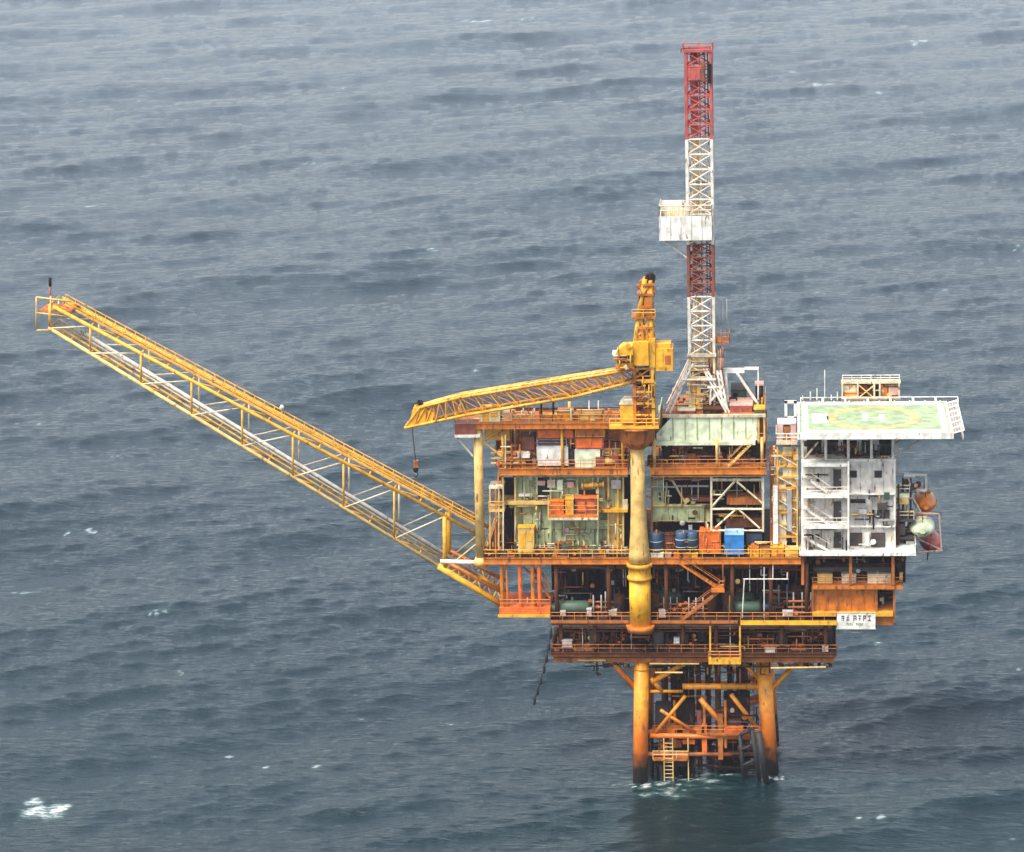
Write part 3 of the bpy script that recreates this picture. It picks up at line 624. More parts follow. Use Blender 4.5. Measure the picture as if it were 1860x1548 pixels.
MB().rail([(mb_x0,ymb+5,mb_z1),(mb_x0,ymb+.05,mb_z1),(mb_x1,ymb+.05,mb_z1),(mb_x1,ymb+5,mb_z1)], h=1.4, step=.9, r=.07).build('handrail', CRM, dk)
for i in range(8): MB().tube((mb_x0+.8+i*.55,ymb+.6,mb_z1-.3), (mb_x0+.8+i*.55,ymb+2.6,mb_z1+.75), .09, 5).build('racking_finger', TAN, dk)
MB().tube(P(1205,437,ymb+2), P(1250,470,YD-hwD), .1, 6).build('knee_brace', WHP, dk)
# spreading base
zf2 = zd
def truss(p, q, w, m, n=6):
    o = V((w,0,0)); t = MB().tube(p-o, q-o, .15, 6).tube(p+o, q+o, .15, 6).build('base_leg', m, dk)
    for i in range(n):
        a, b = p.lerp(q, i/n), p.lerp(q, (i+1)/n); MB().tube(a-o, b+o, .08, 5).build('leg_brace', m, t)
zl_ = dz(660)
for dy, s in ((-hwD,-1), (hwD,1)):
    truss(V((xc-hwD+.2,YD+dy,dz(655))), V((P(1214,756,YD-2).x,YD+dy*1.6,zf2)), .28, WHP)
    truss(V((xc+.4,YD+dy,dz(665))), V((P(1322,756,YD-2).x,YD+dy*1.6,zf2)), .22, WHP)
    truss(V((xc+hwD+.6,YD+dy,dz(668))), V((P(1318,740,YD-2).x,YD+dy*1.6,zf2+.4)), .22, WHP)
for a, b in (((1285,704),(1316,704)), ((1312,705),(1292,728)), ((1292,705),(1290,735)), ((1238,690),(1300,690))): MB().tube(P(*a,YD-2), P(*b,YD-2), .16, 6).build('base_brace', WHP, dk)
for sx in (-1,1):
    for sy in (-1,1): MB().bar((xc+sx*hwD,YD+sy*hwD,zf2), (xc+sx*hwD,YD+sy*hwD,dz(640)), .22).build('leg_section', CRM, dk)
nb = 5
for i in range(nb): face_bay(zf2+(dz(640)-zf2)*i/nb, zf2+(dz(640)-zf2)*(i+1)/nb, CRM)
MB().box(xc-hwD-.3, xc+hwD+.3, YD-hwD-.35, YD-hwD-.05, dz(640)-.2, dz(640)+.2).build('belt_beam', CRM, dk)
for i, py in enumerate((745,728,712,696,682,668,652)): MB().box(xc-2.6+i*.2, xc+.8, YD-hwD-.2, YD-.3, dz(py), dz(py)+.14).build('stair_landing', TAN, dk)
MB().box(xc-1.6, xc-.2, YD-hwD-.1, YD-.5, zf2, dz(690)).build('pipe_rack', TAN, dk)
# service platform on the mast's right
sp = thing('mast_platform', P(1308,625,YD), 'small rusty orange service platform fixed to the right of the mast', 'platform')
x0,x1,z0,z1 = rect(1289,612,1325,624,YD-1.2)
MB().box(x0, x1, YD-1.2, YD+1.6, z0, z0+.2).build('platform_floor', BRO, sp); MB().box(x0, x1-1.1, YD-1.25, YD-1.1, z0+.2, z1).build('platform_panel', ORG, sp)
MB().rail([(x0,YD-1.2,z0+.2),(x1,YD-1.2,z0+.2),(x1,YD+1.6,z0+.2)], h=1.2, step=.8, r=.05).build('handrail', ORG, sp)
hb = thing('hose_bundle', P(1300,650,YD), 'tan bundle of hanging hoses below the orange mast platform', 'hoses')
for i in range(7):
    px = 1287+i*4.2; MB().path([P(px,628,YD-.9+.2*(i%3)), P(px+1.5,650,YD-1.1), P(px-1,676+(i*5)%9,YD-.8)], .13, 6).build('hose', (BRO,TAN,PNK)[i%3], hb, True)
for i, px in enumerate((1300,1306,1313,1320)):
    o = MB().tube(P(px,543,YD+.5), P(px,611,YD+.5), .07, 6).build('drill_pipe', GRY, None, True); tag(o, ORDN[i]+' thin grey drill pipe from the mast, standing on the small orange platform', 'pipe', 'drill pipes racked beside the mast')
# A-frame gantry right of the mast
ga = thing('gantry_frame', P(1350,757,-5), 'white inclined gantry frame on the drill floor right of the mast', 'gantry')
MB().pbox(1312, 671, 1352, 678, -5.4, .9).build('gantry_beam', WHT, ga)
MB().pbox(1352.5, 668, 1378, 672, -5.2, .5).build('gantry_beam', WHT, ga); MB().bar(P(1377,671,-4.9),P(1377,752,-4.9),.13).build('gantry_leg', WHP, ga)
for dy in (-5.4, -4.4):
    MB().tube(P(1338,677,dy), P(1386,748,dy), .2, 6).build('gantry_leg', WHP, ga); MB().tube(P(1318,677,dy), P(1324,756,dy), .2, 6).build('gantry_leg', WHP, ga)
for t in (.2,.4,.6,.8): 
    p = P(1338,677,-5.4).lerp(P(1386,748,-5.4), t); MB().tube(p, p+V((0,1,0)), .12, 5).build('gantry_rung', WHP, ga)
def cabin(name, label, cat, x0, y0, x1, y1, Y, dep, m, roof=None, extra=()):
    t = thing(name, P((x0+x1)/2, y1, Y), label, cat)
    bd = MB().pbox(x0, y0+3, x1, y1, Y, dep).build('housing', m, t)
    a,b,c,d = rect(x0, y0, x1, y0+2.8, Y); MB().box(a-.08, b+.08, Y-.1, Y+dep+.1, c+.02, d).build('roof', roof or m, t)
    for (p0,q0,p1,q1,nm,mm) in extra: MB().pbox(p0,q0,p1,q1,Y-.06,.055).build(nm, mm, bd)
    return t
cabin('drawworks_house', 'red drawworks house on the drill floor right of the mast', 'machinery house', 1326,735,1366,757,-7.6,4,RED,PNK,[(1332,741,1342,755,'door',BRD),(1348,742,1360,752,'louvre',BRD)])
cabin('generator_box', 'dark green generator box behind the red drawworks house', 'generator', 1328,708,1356,736,-3.0,4,DGR,GRD,[(1332,714,1340,726,'louvre',DRK)])
cabin('exhaust_panel', 'tall dark cabinet at the right end of the drill floor', 'cabinet', 1372,698,1386,728,-4.0,2,DRK,PNK,[(1375,704,1383,716,'door',GRD)])
cabin('tool_box', 'low dark tool box on the drill floor edge under the mast', 'tool box', 1277,742,1310,757,-8.4,2.5,DRK,BRN,[(1282,747,1290,755,'door',GRD)])
cabin('mud_box', 'small red brown box on the left end of the drill floor', 'tool box', 1232,744,1262,757,-8.4,2.5,BRD,CRM,[(1237,748,1245,755,'door',BRN)])
cabin('valve_cabinet', 'dark olive cabinet on the right corner of the drill floor', 'cabinet', 1370,742,1388,757,-8.3,2,DGR,YEL)
# K-braced frame between drilling deck and main deck
kf = thing('braced_frame', P(1340,966,-10), 'cream K braced steel frame between the two right hand decks', 'steel frame')
Yk = -9.8
for (a,b,r) in [((1292,866),(1292,966),.2), ((1386,866),(1386,966),.2), ((1292,872),(1386,872),.2), ((1292,925),(1386,925),.16), ((1292,964),(1386,964),.16),
                ((1292,922),(1334,875),.15), ((1338,875),(1384,914),.15), ((1300,958),(1336,926),.15), ((1342,926),(1380,960),.15), ((1292,899),(1316,899),.12)]:
    MB().bar(P(*a,Yk), P(*b,Yk), r).build('frame_member', CRM, kf)
MB().pbox(1320,905,1386,917,-9.2,3).build('cable_tray', BRO, kf); MB().pbox(1318,945,1384,958,-9.2,3).build('cable_tray', BRN, kf)
# wall left of the frame
wm = thing('pump_room', P(1240,966,-8), 'pale green walled pump room behind the blue tanks on the main deck', 'module')
Yw = -8.2
for (x0,x1) in ((1184,1206),(1206,1230),(1230,1250),(1250,1270),(1270,1290)):
    if x0 == 1184: MB().pbox(x0+.4, 872, x1-.4, 948, Yw, .2).build('wall_panel', GRN, wm)
    else: MB().pbox(x0+.4, 916, x1-.4, 948, Yw, .2).build('wall_panel', GRN, wm)
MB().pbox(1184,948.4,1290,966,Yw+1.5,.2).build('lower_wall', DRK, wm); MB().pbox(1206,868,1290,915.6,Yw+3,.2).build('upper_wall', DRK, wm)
MB().pbox(1230,882,1288,885,Yw,.2).build('pipe', GRY, wm); MB().pbox(1240,903,1290,911,Yw+.4,1.2).build('cable_tray', BRD, wm)
MB().bar(P(1221,872,Yw-.1), P(1246,916,Yw-.1), .15).build('diagonal', CRM, wm); MB().pbox(1186,918,1286,920,Yw-.25,.2).build('pipe', TAN, wm)
for px in (1184,1292): MB().bar(P(px,866,Yw-.1), P(px,1010,Yw-.1), .2).build('post', BRO, wm)
# right part of frame's backing
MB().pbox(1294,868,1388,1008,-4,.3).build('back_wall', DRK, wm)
# stairs
def stair(label, p, q, w, m, rails=True):
    p, q = V(p), V(q); t = thing('stairway', (p+q)/2, label, 'stairs'); o = V((0,w,0)); up = V((0,0,.12))
    for y in (V((0,0,0)), o):
        a, b = p+y, q+y; MB().add([a-up*1.4, b-up*1.4, b+up, a+up, a-up*1.4+V((0,.08,0)), b-up*1.4+V((0,.08,0)), b+up+V((0,.08,0)), a+up+V((0,.08,0))],
            [(0,1,2,3),(7,6,5,4),(0,4,5,1),(1,5,6,2),(2,6,7,3),(3,7,4,0)]).build('stringer', m, t)
        if rails: MB().tube(a+V((0,0,1.05)), b+V((0,0,1.05)), .05, 5).build('handrail', m, t)
    n = max(4, int(abs(q.z-p.z)/.32)); sx = .16
    for i in range(n):
        c = p.lerp(q, (i+.5)/n); MB().box(c.x-sx, c.x+sx, c.y+.1, c.y+w-.02, c.z-.03, c.z+.03).build('tread', m, t)
    return t
stair('yellow stairway down the right front of the drilling deck', P(1366,806,-10.2), P(1322,850,-10.2), 1.1, TAN)
stair('orange stairway dropping right from the main deck edge', P(1232,1022,-11.2), P(1308,1072,-11.2), 1.0, ORG)
stair('rusty stairway dropping left from the small landing to the lower deck', P(1306,1076,-11.2), P(1238,1128,-11.2), 1.0, BRO)
ln = thing('stair_landing', P(1305,1074,-11.3), 'small orange stair landing hung outside the main deck', 'landing')
x0,x1,z0,z1 = rect(1292,1070,1316,1076,-11.6); MB().box(x0,x1,-11.7,-9.6,z0,z1).build('landing_floor', ORG, ln)
MB().rail([(x0+1.1,-11.65,z1),(x1,-11.65,z1),(x1,-9.6,z1)], r=.06).build('handrail', ORG, ln); MB().bar(P(1313,1020,-11.0), P(1313,1072,-11.0), .12).build('hanger', BRO, ln)
# yellow stair tower at centre of the cellar deck
st = thing('hanging_landing', P(1316,1196,-11), 'bright yellow U shaped landing hung below the lower deck centre', 'landing')
for px in (1290,1344): MB().bar(P(px,1134,-10.9), P(px,1206,-10.9), .16).build('hanger', YEL, st); MB().bar(P(px,1134,-9), P(px,1206,-9), .14).build('hanger', ORG, st)
x0,x1,z0,z1 = rect(1287,1197,1346,1207,-11.2); MB().box(x0,x1,-11.2,-8.6,z0,z1).build('landing_floor', YEL, st); MB().rail([(x0,-11.1,z1),(x1,-11.1,z1)], h=1.0, r=.07).build('handrail', ORG, st)
MB().pbox(1300,1186,1340,1195,-9.4,.6).build('panel', ORG, st)
# ------------------------------------------------------------------ process module on the left
pm = thing('process_module', P(1030,1010,-8), 'weathered pale green panelled process module on the left of the main deck', 'process module')
Yp = -8.6
def panels(x0, x1, y0, y1, n, m, Y=Yp, dep=.15, name='wall_panel'):
    for i in range(n):
        a, b = x0+(x1-x0)*i/n, x0+(x1-x0)*(i+1)/n; MB().pbox(a+.5, y0+.5, b-.5, y1-.5, Y-random.random()*.04, dep).build(name, m, pm)
panels(936, 976, 866, 912, 3, GRN); panels(976, 1000, 866, 940, 1, GRD, Yp+.6); panels(1000, 1050, 876, 908, 3, GRN); panels(1050, 1086, 890, 920, 2, GRD, Yp+.4)
panels(1086, 1130, 866, 930, 3, GRN); panels(950, 1000, 918, 960, 3, GRN); panels(1000, 1106, 944, 962, 5, GRN); panels(972, 1080, 962, 1000, 6, GRN, Yp-.15)
panels(1080, 1110, 962, 1000, 2, GRN, Yp+.3); panels(1106, 1130, 930, 1000, 1, TAN, Yp); panels(912, 950, 940, 985, 2, DRK, Yp+1); panels(1100,1146,862,1006,2,DRK,Yp+1.6)
MB().pbox(930,862,1140,867,Yp-.8,8).build('top_beam', GRN, pm); MB().pbox(900,912,1000,917,Yp-1.2,4).build('mid_floor', TAN, pm); MB().pbox(1085,926,1140,931,Yp-1.2,4).build('mid_floor', YEL, pm)
MB().pbox(936,1000,1140,1006,Yp-.6,4).build('base_beam', CRM, pm); MB().pbox(936,868,1132,1004,Yp+.75,.2).build('back_wall', GRN, pm); MB().pbox(905,868,935,1004,Yp+2.4,.2).build('back_wall', DRK, pm)
for px, m in ((905,ORG),(912,BRO),(936,TAN),(975,GRN),(1000,GRN),(1049,GRN),(1086,CRM),(1105,TAN),(1122,YEL),(1132,TAN)):
    MB().bar(P(px,862,Yp-.5), P(px,1004,Yp-.5), .17).build('post', m, pm)
MB().pbox(888,884,914,888,-10.4,3).build('side_platform', CRM, pm); MB().pbox(888,926,916,930,-10.4,3).build('side_platform', TAN, pm)
for px, m in ((890,YEL),(900,ORG),(906,TAN),(914,CRM)): MB().bar(P(px,884,-10.3), P(px,1000,-10.3), .13).build('post', m, pm)
MB().rail([P(888,926,-10.4), P(916,926,-10.4)], r=.05).build('handrail', YEL, pm)
for i, (x0,y0,x1,y1,m) in enumerate([(976,874,990,882,PNK),(994,872,1008,886,CRM),(1012,872,1022,890,LGR),(1030,876,1042,886,PNK),(1110,872,1128,888,GRY),(942,898,962,902,WHP),(942,916,960,920,WHP),(1076,1000,1100,1006,GRY),(1120,1000,1132,1008,CRM),(1132,908,1140,928,CRM)]):
    MB().pbox(x0,y0,x1,y1,Yp-.7,.5).build('valve_box', m, pm)
# flanged yellow pipe
yp = thing('yellow_pipe', P(1076,882,Yp-1), 'yellow flanged pipe across the upper right of the green process module', 'pipe')
p, q = P(1058,882,Yp-1), P(1096,880,Yp-1); MB().tube(p,q,.34,12).build('pipe_run', YEL, yp, True)
for t in (0,.5,1): c = p.lerp(q,t); MB().tube(c-V((.1,0,0)), c+V((.1,0,0)), .48, 12).build('flange', TAN, yp, True)
# orange work basket
wb = thing('work_platform', P(1040,943,-11), 'orange hanging work platform with machinery in front of the green module', 'platform')
MB().pbox(996,936,1086,940,-11.2,2.4).build('platform_floor', ORG, wb); MB().pbox(996,941,1086,945,-11.3,2.4).build('platform_beam', CRM, wb)
x0,x1,z0,z1 = rect(996,936,1086,940,-11.2); MB().rail([(x0,-8.9,z1),(x0,-11.1,z1),(x1,-11.1,z1),(x1,-8.9,z1)], h=1.3, r=.06).build('handrail', ORG, wb)
for px in (996,1040,1086): MB().bar(P(px,900,-11.1), P(px,945,-11.1), .12).build('hanger', TAN, wb)
def unit(name, label, cat, x0,y0,x1,y1,Y,dep,m,m2,group=None):
    t = thing(name, P((x0+x1)/2,y1,Y), label, cat, group); bd = MB().pbox(x0,y0,x1,y1,Y,dep).build('housing', m, t)
    a,b,c,d = rect(x0,y0,x1,y1,Y); w=b-a; h=d-c
    MB().box(a+.1*w,a+.45*w,Y-.05,Y-.004,c+.15*h,c+.8*h).build('door', m2, bd); MB().box(a+.55*w,a+.9*w,Y-.05,Y-.004,c+.45*h,c+.8*h).build('louvre', m2, bd)
    MB().box(a-.05,b+.05,Y-.06,Y+dep+.05,d,d+.12).build('lid', m2, t); MB().box(a-.04,b+.04,Y-.04,Y+dep,c-.14,c-.005).build('base_frame', m2, t); return t
unit('compressor_unit','orange compressor unit on the left of the hanging work platform','compressor',1000,912,1024,934,-10.6,1.6,ORD,ORG)
unit('control_cabinet','yellow control cabinet in the middle of the hanging work platform','cabinet',1027,908,1042,934,-10.7,1.4,YEB,YEL)
unit('pump_unit','dark red pump unit on the right of the hanging work platform','pump',1045,906,1084,934,-10.5,1.6,BRD,ORD)
unit('deck_locker','tan and yellow locker standing at the foot of the green module','locker',941,960,970,1002,-10.6,1.6,TAN,YEL)
# ------------------------------------------------------------------ containers
def container(name, label, x0,y0,x1,y1,Y,dep,m,m2,group='cargo containers on the platform decks', roofm=None, cat='container'):
    a,b,c,d = rect(x0,y0,x1,y1,Y); t = thing(name, ((a+b)/2, Y+dep/2, c), label, cat, group)
    bd = MB().box(a+.06,b-.06,Y+.06,Y+dep-.06,c+.1,d-.1).build('body', m, t); n = max(5, int((b-a)/.35)); q = MB()
    for i in range(n):
        x = a+.1+(b-a-.2)*(i+.25)/n; q.box(x, x+(b-a)/n*.5, Y+.01, Y+.058, c+.14, d-.14)
    for i in range(int(dep/.4)): q.box(b-.055, b-.012, Y+.15+i*.4, Y+.35+i*.4, c+.14, d-.14).box(a+.012, a+.055, Y+.15+i*.4, Y+.35+i*.4, c+.14, d-.14)
    q.build('corrugation', m, bd)
    for x in (a, b-.12):
        for y in (Y-.01, Y+dep-.11): MB().box(x,x+.12,y,y+.12,c,d).build('corner_post', m2, t)
    for z in (c, d-.1):
        for y in (Y-.02, Y+dep-.1): MB().box(a+.121,b-.121,y,y+.12,z+.001,z+.1).build('rail', m2, t)
    MB().box(a+.13,b-.13,Y+.1,Y+dep-.1,d-.095,d-.02).build('roof', roofm or m, t)
    return t
Yc = -10.0
container('cargo_container','white cargo container on the storage deck beneath orange racks',975,812,1032,846,Yc,2.4,WHT,WHP)
container('cargo_container','pale two tone container on the storage deck right of the white one',1044,817,1090,850,Yc,2.4,LGR,WHT,roofm=WHT)
container('cargo_container','bright red container stacked on the pale two tone container',1045,795,1096,815,Yc,2.4,ORD,RED)
container('cargo_container','yellow orange container stacked on the bright red one',1045,775,1098,794,Yc-.2,2.4,ORG,YEL)
container('cargo_container','orange red open rack stacked above the white container',975,780,1042,797,Yc,2.4,ORD,BRD)
container('cargo_container','grey blue box wedged over the white cargo container',975,798,1030,811,Yc+.3,2,BLD,GRY)
container('cargo_container','small white box left of the white cargo container',940,822,962,832,Yc,1.6,WHT,WHP)
container('cargo_container','small dark box left of the orange red rack',946,792,972,818,Yc+.8,2,BRD,BRN)
container('cargo_container','dark container to the right of the white cargo container',1033,816,1043,846,Yc+.4,2,GRD,DRK)
container('cargo_container','bright orange container on the main deck between blue units',1270,966,1309,1006,-10.4,2.6,ORD,ORG)
container('cargo_container','blue container with pale blue top on the main deck',1316,972,1351,1008,-10.4,2.6,BLU,BLU,roofm=BLP)
MBt = MB().pbox(1316,964,1351,971.6,-10.3,2.4).build('pale_blue_crate', BLP); tag(MBt,'pale blue flat crate lying on top of the blue container','crate')
container('cargo_container','dark container in the shade right of the blue container',1354,968,1386,998,-8.6,2.6,BLD,DRK)
container('cargo_container','small red brown box between the two blue tanks',1207,972,1226,1006,-9.6,1.6,BRD,BRN)
def vtank(label, px, y0, y1, Y, r, m, group=None, top=None):
    p = P(px,y1,Y); z1 = Zp(px,y0,Y); t = thing('storage_tank', p, label, 'tank', group); h = z1-p.z
    sh = MB().lathe((p.x,Y,p.z+.25), [(r,0),(r,h-.55),(r*.8,h-.3),(r*.3,h-.25)], 20).build('tank_shell', m, t, True)
    for fr in (.25,.6): MB().lathe((p.x,Y,p.z+h*fr), [(r*1.03,0),(r*1.03,.1)], 20).build('tank_band', top or m, sh, True)
    for k in range(3):
        a = 2.1*k+.4; MB().tube((p.x+r*.8*math.cos(a),Y+r*.8*math.sin(a),p.z), (p.x+r*.8*math.cos(a),Y+r*.8*math.sin(a),p.z+.3), .09, 6).build('foot', DRK, t)
    return t
vtank('narrow dark blue tank beside the crane pedestal on the main deck',1192,966,1008,-9.8,.85,BLD,top=BLP)
vtank('dark blue tank with pale lid left of the second blue tank',1238,964,1002,-9.8,.85,BLD,top=BLP)
vtank('dark blue tank touching the bright orange container',1257,964,1002,-9.8,.8,BLD,top=GRN)
for i,(px,m,lb) in enumerate([(1188,WHT,'white'),(1200,LGR,'pale green'),(1214,PNK,'pink'),(1230,ORD,'red'),(1247,ORG,'orange'),(1262,YEL,'yellow')]):
    unit('deck_box', lb+' low box along the main deck edge below the blue tanks', 'box', px-6,1007,px+5,1015,-10.75,.7,m,m,'low boxes along the main deck edge')
for i,(x0,x1,m,lb) in enumerate([(1362,1378,YEB,'bright yellow skid, first right of the blue container'),(1380,1398,YEL,'dull yellow skid on the main deck edge, second right of the blue container'),(1400,1424,ORG,'orange skid on the main deck edge below the cream pipes'),(1426,1450,YEB,'bright yellow skid beside the foot of the white living quarters')]):
    unit('pipe_skid', lb, 'skid', x0,996+(i%2)*3,x1,1013,-10.6,1.6,m,(ORG,BRO,YEL,TAN)[i],'yellow skids on the main deck edge')
# kit on the pipe deck
unit('winch_cabin','yellow green winch cabin on the left end of the top deck','cabin',872,745,908,768,-9.8,2.6,LGR,YEL)
unit('pipe_box','tan box on the top deck right of the winch cabin','box',912,752,930,768,-9.4,2,TAN,PNK)
unit('rack_box','yellow box under the crane boom on the top deck','box',1012,750,1040,767,-9.4,2.4,YEL,ORG)
unit('rack_box','long orange box under the crane boom on the top deck','box',1050,753,1092,767,-9.4,2.4,ORG,TAN)
pr_ = thing('pipe_rack', P(1000,768,-8), 'orange rack of pipes lying along the top deck', 'pipe rack')
for i in range(9): MB().tube(P(980,762-(i%3)*4,-8.6+i*.25), P(1096,762-(i%3)*4,-8.6+i*.25), .13, 8).build('pipe', (TAN,BRO,YEL)[i%3], pr_, True)
for px in (980,1018,1056,1096): MB().bar(P(px,768,-9.2), P(px,744,-9.2), .14).build('rack_post', ORG, pr_)
MB().pbox(980,746,1096,748,-9.3,.2).build('rack_rail', ORG, pr_)
for px in (983,1005):
    o = MB().tube(P(px,766,-9.9), P(px,726,-9.9), .13, 8).build('vent_post', DRK); tag(o, ('left' if px == 983 else 'right')+' one of two thin dark vent posts rising from the top deck', 'vent post', 'dark vent posts on the top deck')
for px in (1070,1087):
    o = MB().tube(P(px,752,-6), P(px,728,-6), .09, 8).build('vent_post', WHT); tag(o, ('left' if px == 1070 else 'right')+' one of two short white posts behind the crane boom', 'vent post', 'white posts on the top deck')
cw = thing('yellow_crate', P(905,792,-10), 'yellow truss crate hanging under the left end of the top deck', 'crate')
MB().pbox(880,776,925,800,-9.6,2).build('crate_body', YEL, cw)
for a,b in (((880,776),(925,800)),((925,776),(880,800))): MB().bar(P(*a,-9.7),P(*b,-9.7),.12).build('crate_brace', TAN, cw)
# cross shaped white marker post
cm = thing('cross_post', P(918,840,-10.7), 'pale cross shaped post at the left end of the storage deck', 'post')
MB().bar(P(918,790,-10.7),P(918,850,-10.7),.13).build('post', CRM, cm); MB().bar(P(909,812,-10.72),P(928,812,-10.72),.12).build('crossbar', CRM, cm)
# cream pipe tower left of the quarters
pt = thing('pipe_tower', P(1428,1000,-8.5), 'cream and yellow pipe tower beside the white living quarters', 'pipe tower')
for (x0,y0,x1,y1,m,Y) in [(1404,884,1413,988,WHT,-9.4),(1429,890,1438,965,GRY,-9.3),(1414,880,1428,990,CRM,-8.8),(1438,820,1446,985,TAN,-8.6),(1398,812,1409,985,BRO,-8.0),(1422,812,1438,880,CRM,-8.7)]:
    MB().pbox(x0,y0,x1,y1,Y,1.2).build('duct', m, pt)
for y in (826,846,866,886,908,930,952,974): MB().pbox(1412,y,1448,y+3,-9.0,2.2).build('tower_floor', YEL if y % 4 else TAN, pt)
for px in (1412,1448): MB().bar(P(px,812,-9.0), P(px,1004,-9.0), .16).build('tower_post', YEL if px == 1412 else TAN, pt)
for i,y in enumerate((826,866,908,952)): MB().bar(P(1412,y,-9.05), P(1448,y+20,-9.05), .1).build('tower_brace', CRM, pt)
hp_ = thing('stack_platform', P(1430,806,-8), 'pink and white railed platform beside the left edge of the helideck', 'platform')
MB().pbox(1410,803,1448,808,-9.6,5).build('platform_floor', CRM, hp_)
for (x0,y0,x1,y1,m) in [(1412,772,1422,802,PNK),(1424,776,1434,802,BRO),(1436,770,1446,802,PNK),(1412,766,1446,771,WHT)]: MB().pbox(x0,y0,x1,y1,-8.6,2).build('stack_box', m, hp_)
x0,x1,z0,z1 = rect(1410,803,1448,808,-9.6); MB().rail([(x0,-4.7,z1),(x0,-9.55,z1),(x1,-9.55,z1)], r=.06).build('handrail', WHT, hp_)
# ------------------------------------------------------------------ living quarters
lq = thing('living_quarters', P(1540,1006,-8), 'white four storey living quarters block under the helideck', 'building')
YQ = -9.2
xq0,xq1,zq0,zq1 = rect(1457,838,1625,1004,YQ); YQB = 5.0
MB().box(xq0,xq1,YQ+.2,YQB,zq0,zq1).build('core_wall', GRY, lq)
fl_ = [838,898,955,1004]; zz_ = [Zp(1540,y,YQ) for y in fl_]
# panels
cols_ = [1457,1478,1498,1514,1530,1543,1563,1584,1605,1625]
for k in range(3):
    for i in range(len(cols_)-1):
        a,b = Xp(cols_[i],900,YQ), Xp(cols_[i+1],900,YQ); MB().box(a+.02,b-.02,YQ,YQ+.19,zz_[k+1]+.03,zz_[k]-.03).build('wall_panel', WHQ, lq)
for k in range(7):
    y = YQ+.3+k*2.0; 
    for j in range(3): MB().box(xq1+.003,xq1+.1,y,y+1.95,zz_[j+1]+.03,zz_[j]-.03).build('side_panel', WHQ, lq)
MB().box(xq0-.1,xq1+.15,YQ-.12,YQB+.1,zq1+.003,zq1+.3).build('roof', WHP, lq)
for px in (1457,1541,1625): MB().bar(P(px,838,YQ-2.2 if px < 1600 else YQ-.15), P(px,1004,YQ-2.2 if px < 1600 else YQ-.15), .17).build('post', WHT, lq)
MB().bar(P(1541,842,YQ-.15), P(1541,1004,YQ-.15), .2).build('pilaster', WHT, lq)
for k in (0,1,2):
    y = (843,900,956)[k]; x0,x1,z0,z1 = rect(1456,y,1541,y+5,YQ-2.3)
    bl = MB().box(x0,x1,YQ-2.3,YQ-.01,z0,z1).build('balcony', WHT, lq)
    if k: MB().rail([(x0,YQ-2.25,z1),(x1,YQ-2.25,z1)], h=1.1, r=.05).build('handrail', WHP, bl)
    zt, zb2 = z0, Zp(1500,(898,955,1003)[k],YQ-2)
    s0, s1 = P(1466,(868,925,978)[k],YQ-1.6), P(1508,(897,953,1001)[k],YQ-1.6)
    fs = MB().add([s0-V((0,0,.3)), s1-V((0,0,.3)), s1+V((0,0,.05)), s0+V((0,0,.05)), s0-V((0,-.1,.3)), s1-V((0,-.1,.3)), s1+V((0,.1,.05)), s0+V((0,.1,.05))], [(0,1,2,3),(7,6,5,4),(0,4,5,1),(1,5,6,2),(2,6,7,3),(3,7,4,0)]).build('stair_flight', WHP, lq)
    q = MB()
    for i in range(9): c = s0.lerp(s1,(i+.5)/9); q.box(c.x-.2,c.x+.2,c.y+.11,c.y+1.2,c.z-.05,c.z)
    q.tube(s0+V((0,0,1)), s1+V((0,0,1)), .05, 5).build('stair_tread', WHP, fs)
    MB().box(Xp(1458,900,YQ),Xp(1467,900,YQ),YQ-1.7,YQ-.02,s0.z-.15,s0.z).build('stair_landing', WHP, lq)
    y0 = (853,911,967)[k]; d = MB().pbox(1514,y0,1528,y0+36,YQ-.12,.1).build('door', GRD, lq); MB().pbox(1513,y0-1.2,1529,y0-.2,YQ-.2,.18).build('door_hood', GRY, lq); MB().pbox(1525,y0+17,1527,y0+20,YQ-.2,.07).build('handle', GRY, d)
for (x0,y0,x1,y1) in ((1543.5,855,1556.5,868),(1588,855,1602,868)):
    wn = MB().pbox(x0,y0,x1,y1,YQ-.06,.05).build('window', GRD, lq); MB().pbox(x0+1.5,y0+1.5,x1-1.5,y1-1.5,YQ-.09,.028).build('pane', GLS, wn)
for (x0,y0,x1,y1,m,nm,dep) in [(1545,911,1572,914,DRK,'awning',1.2),(1578,901,1594,903,GRD,'light_bracket',.6),(1544,934,1578,956,GRY,'service_panel',.3),(1594,916,1612,926,GRD,'vent_hood',.7),(1588,927,1616,942,GRD,'vent_grille',.2),
     (1544,968,1566,992,GRD,'roller_door',.1),(1582,968,1608,994,GRD,'roller_door',.1),(1570,970,1579,991,WHT,'cabinet',.6),(1606,896,1616,908,DGR,'vent_hood',.5),(1560,925,1574,934,GRY,'cabinet',.7),(1596,944,1624,947,GRY,'ledge',.6)]:
    MB().pbox(x0,y0,x1,y1,YQ-dep-.004,dep).build(nm, m, lq)
for y in (897,956): MB().pbox(1542,y,1625,y+2.2,YQ-.5,.49).build('floor_band', WHT, lq)
for x in (1583,1589,1604): MB().bar(P(x,896,YQ-.3),P(x,962,YQ-.3),.05).build('drain_pipe', GRY, lq)
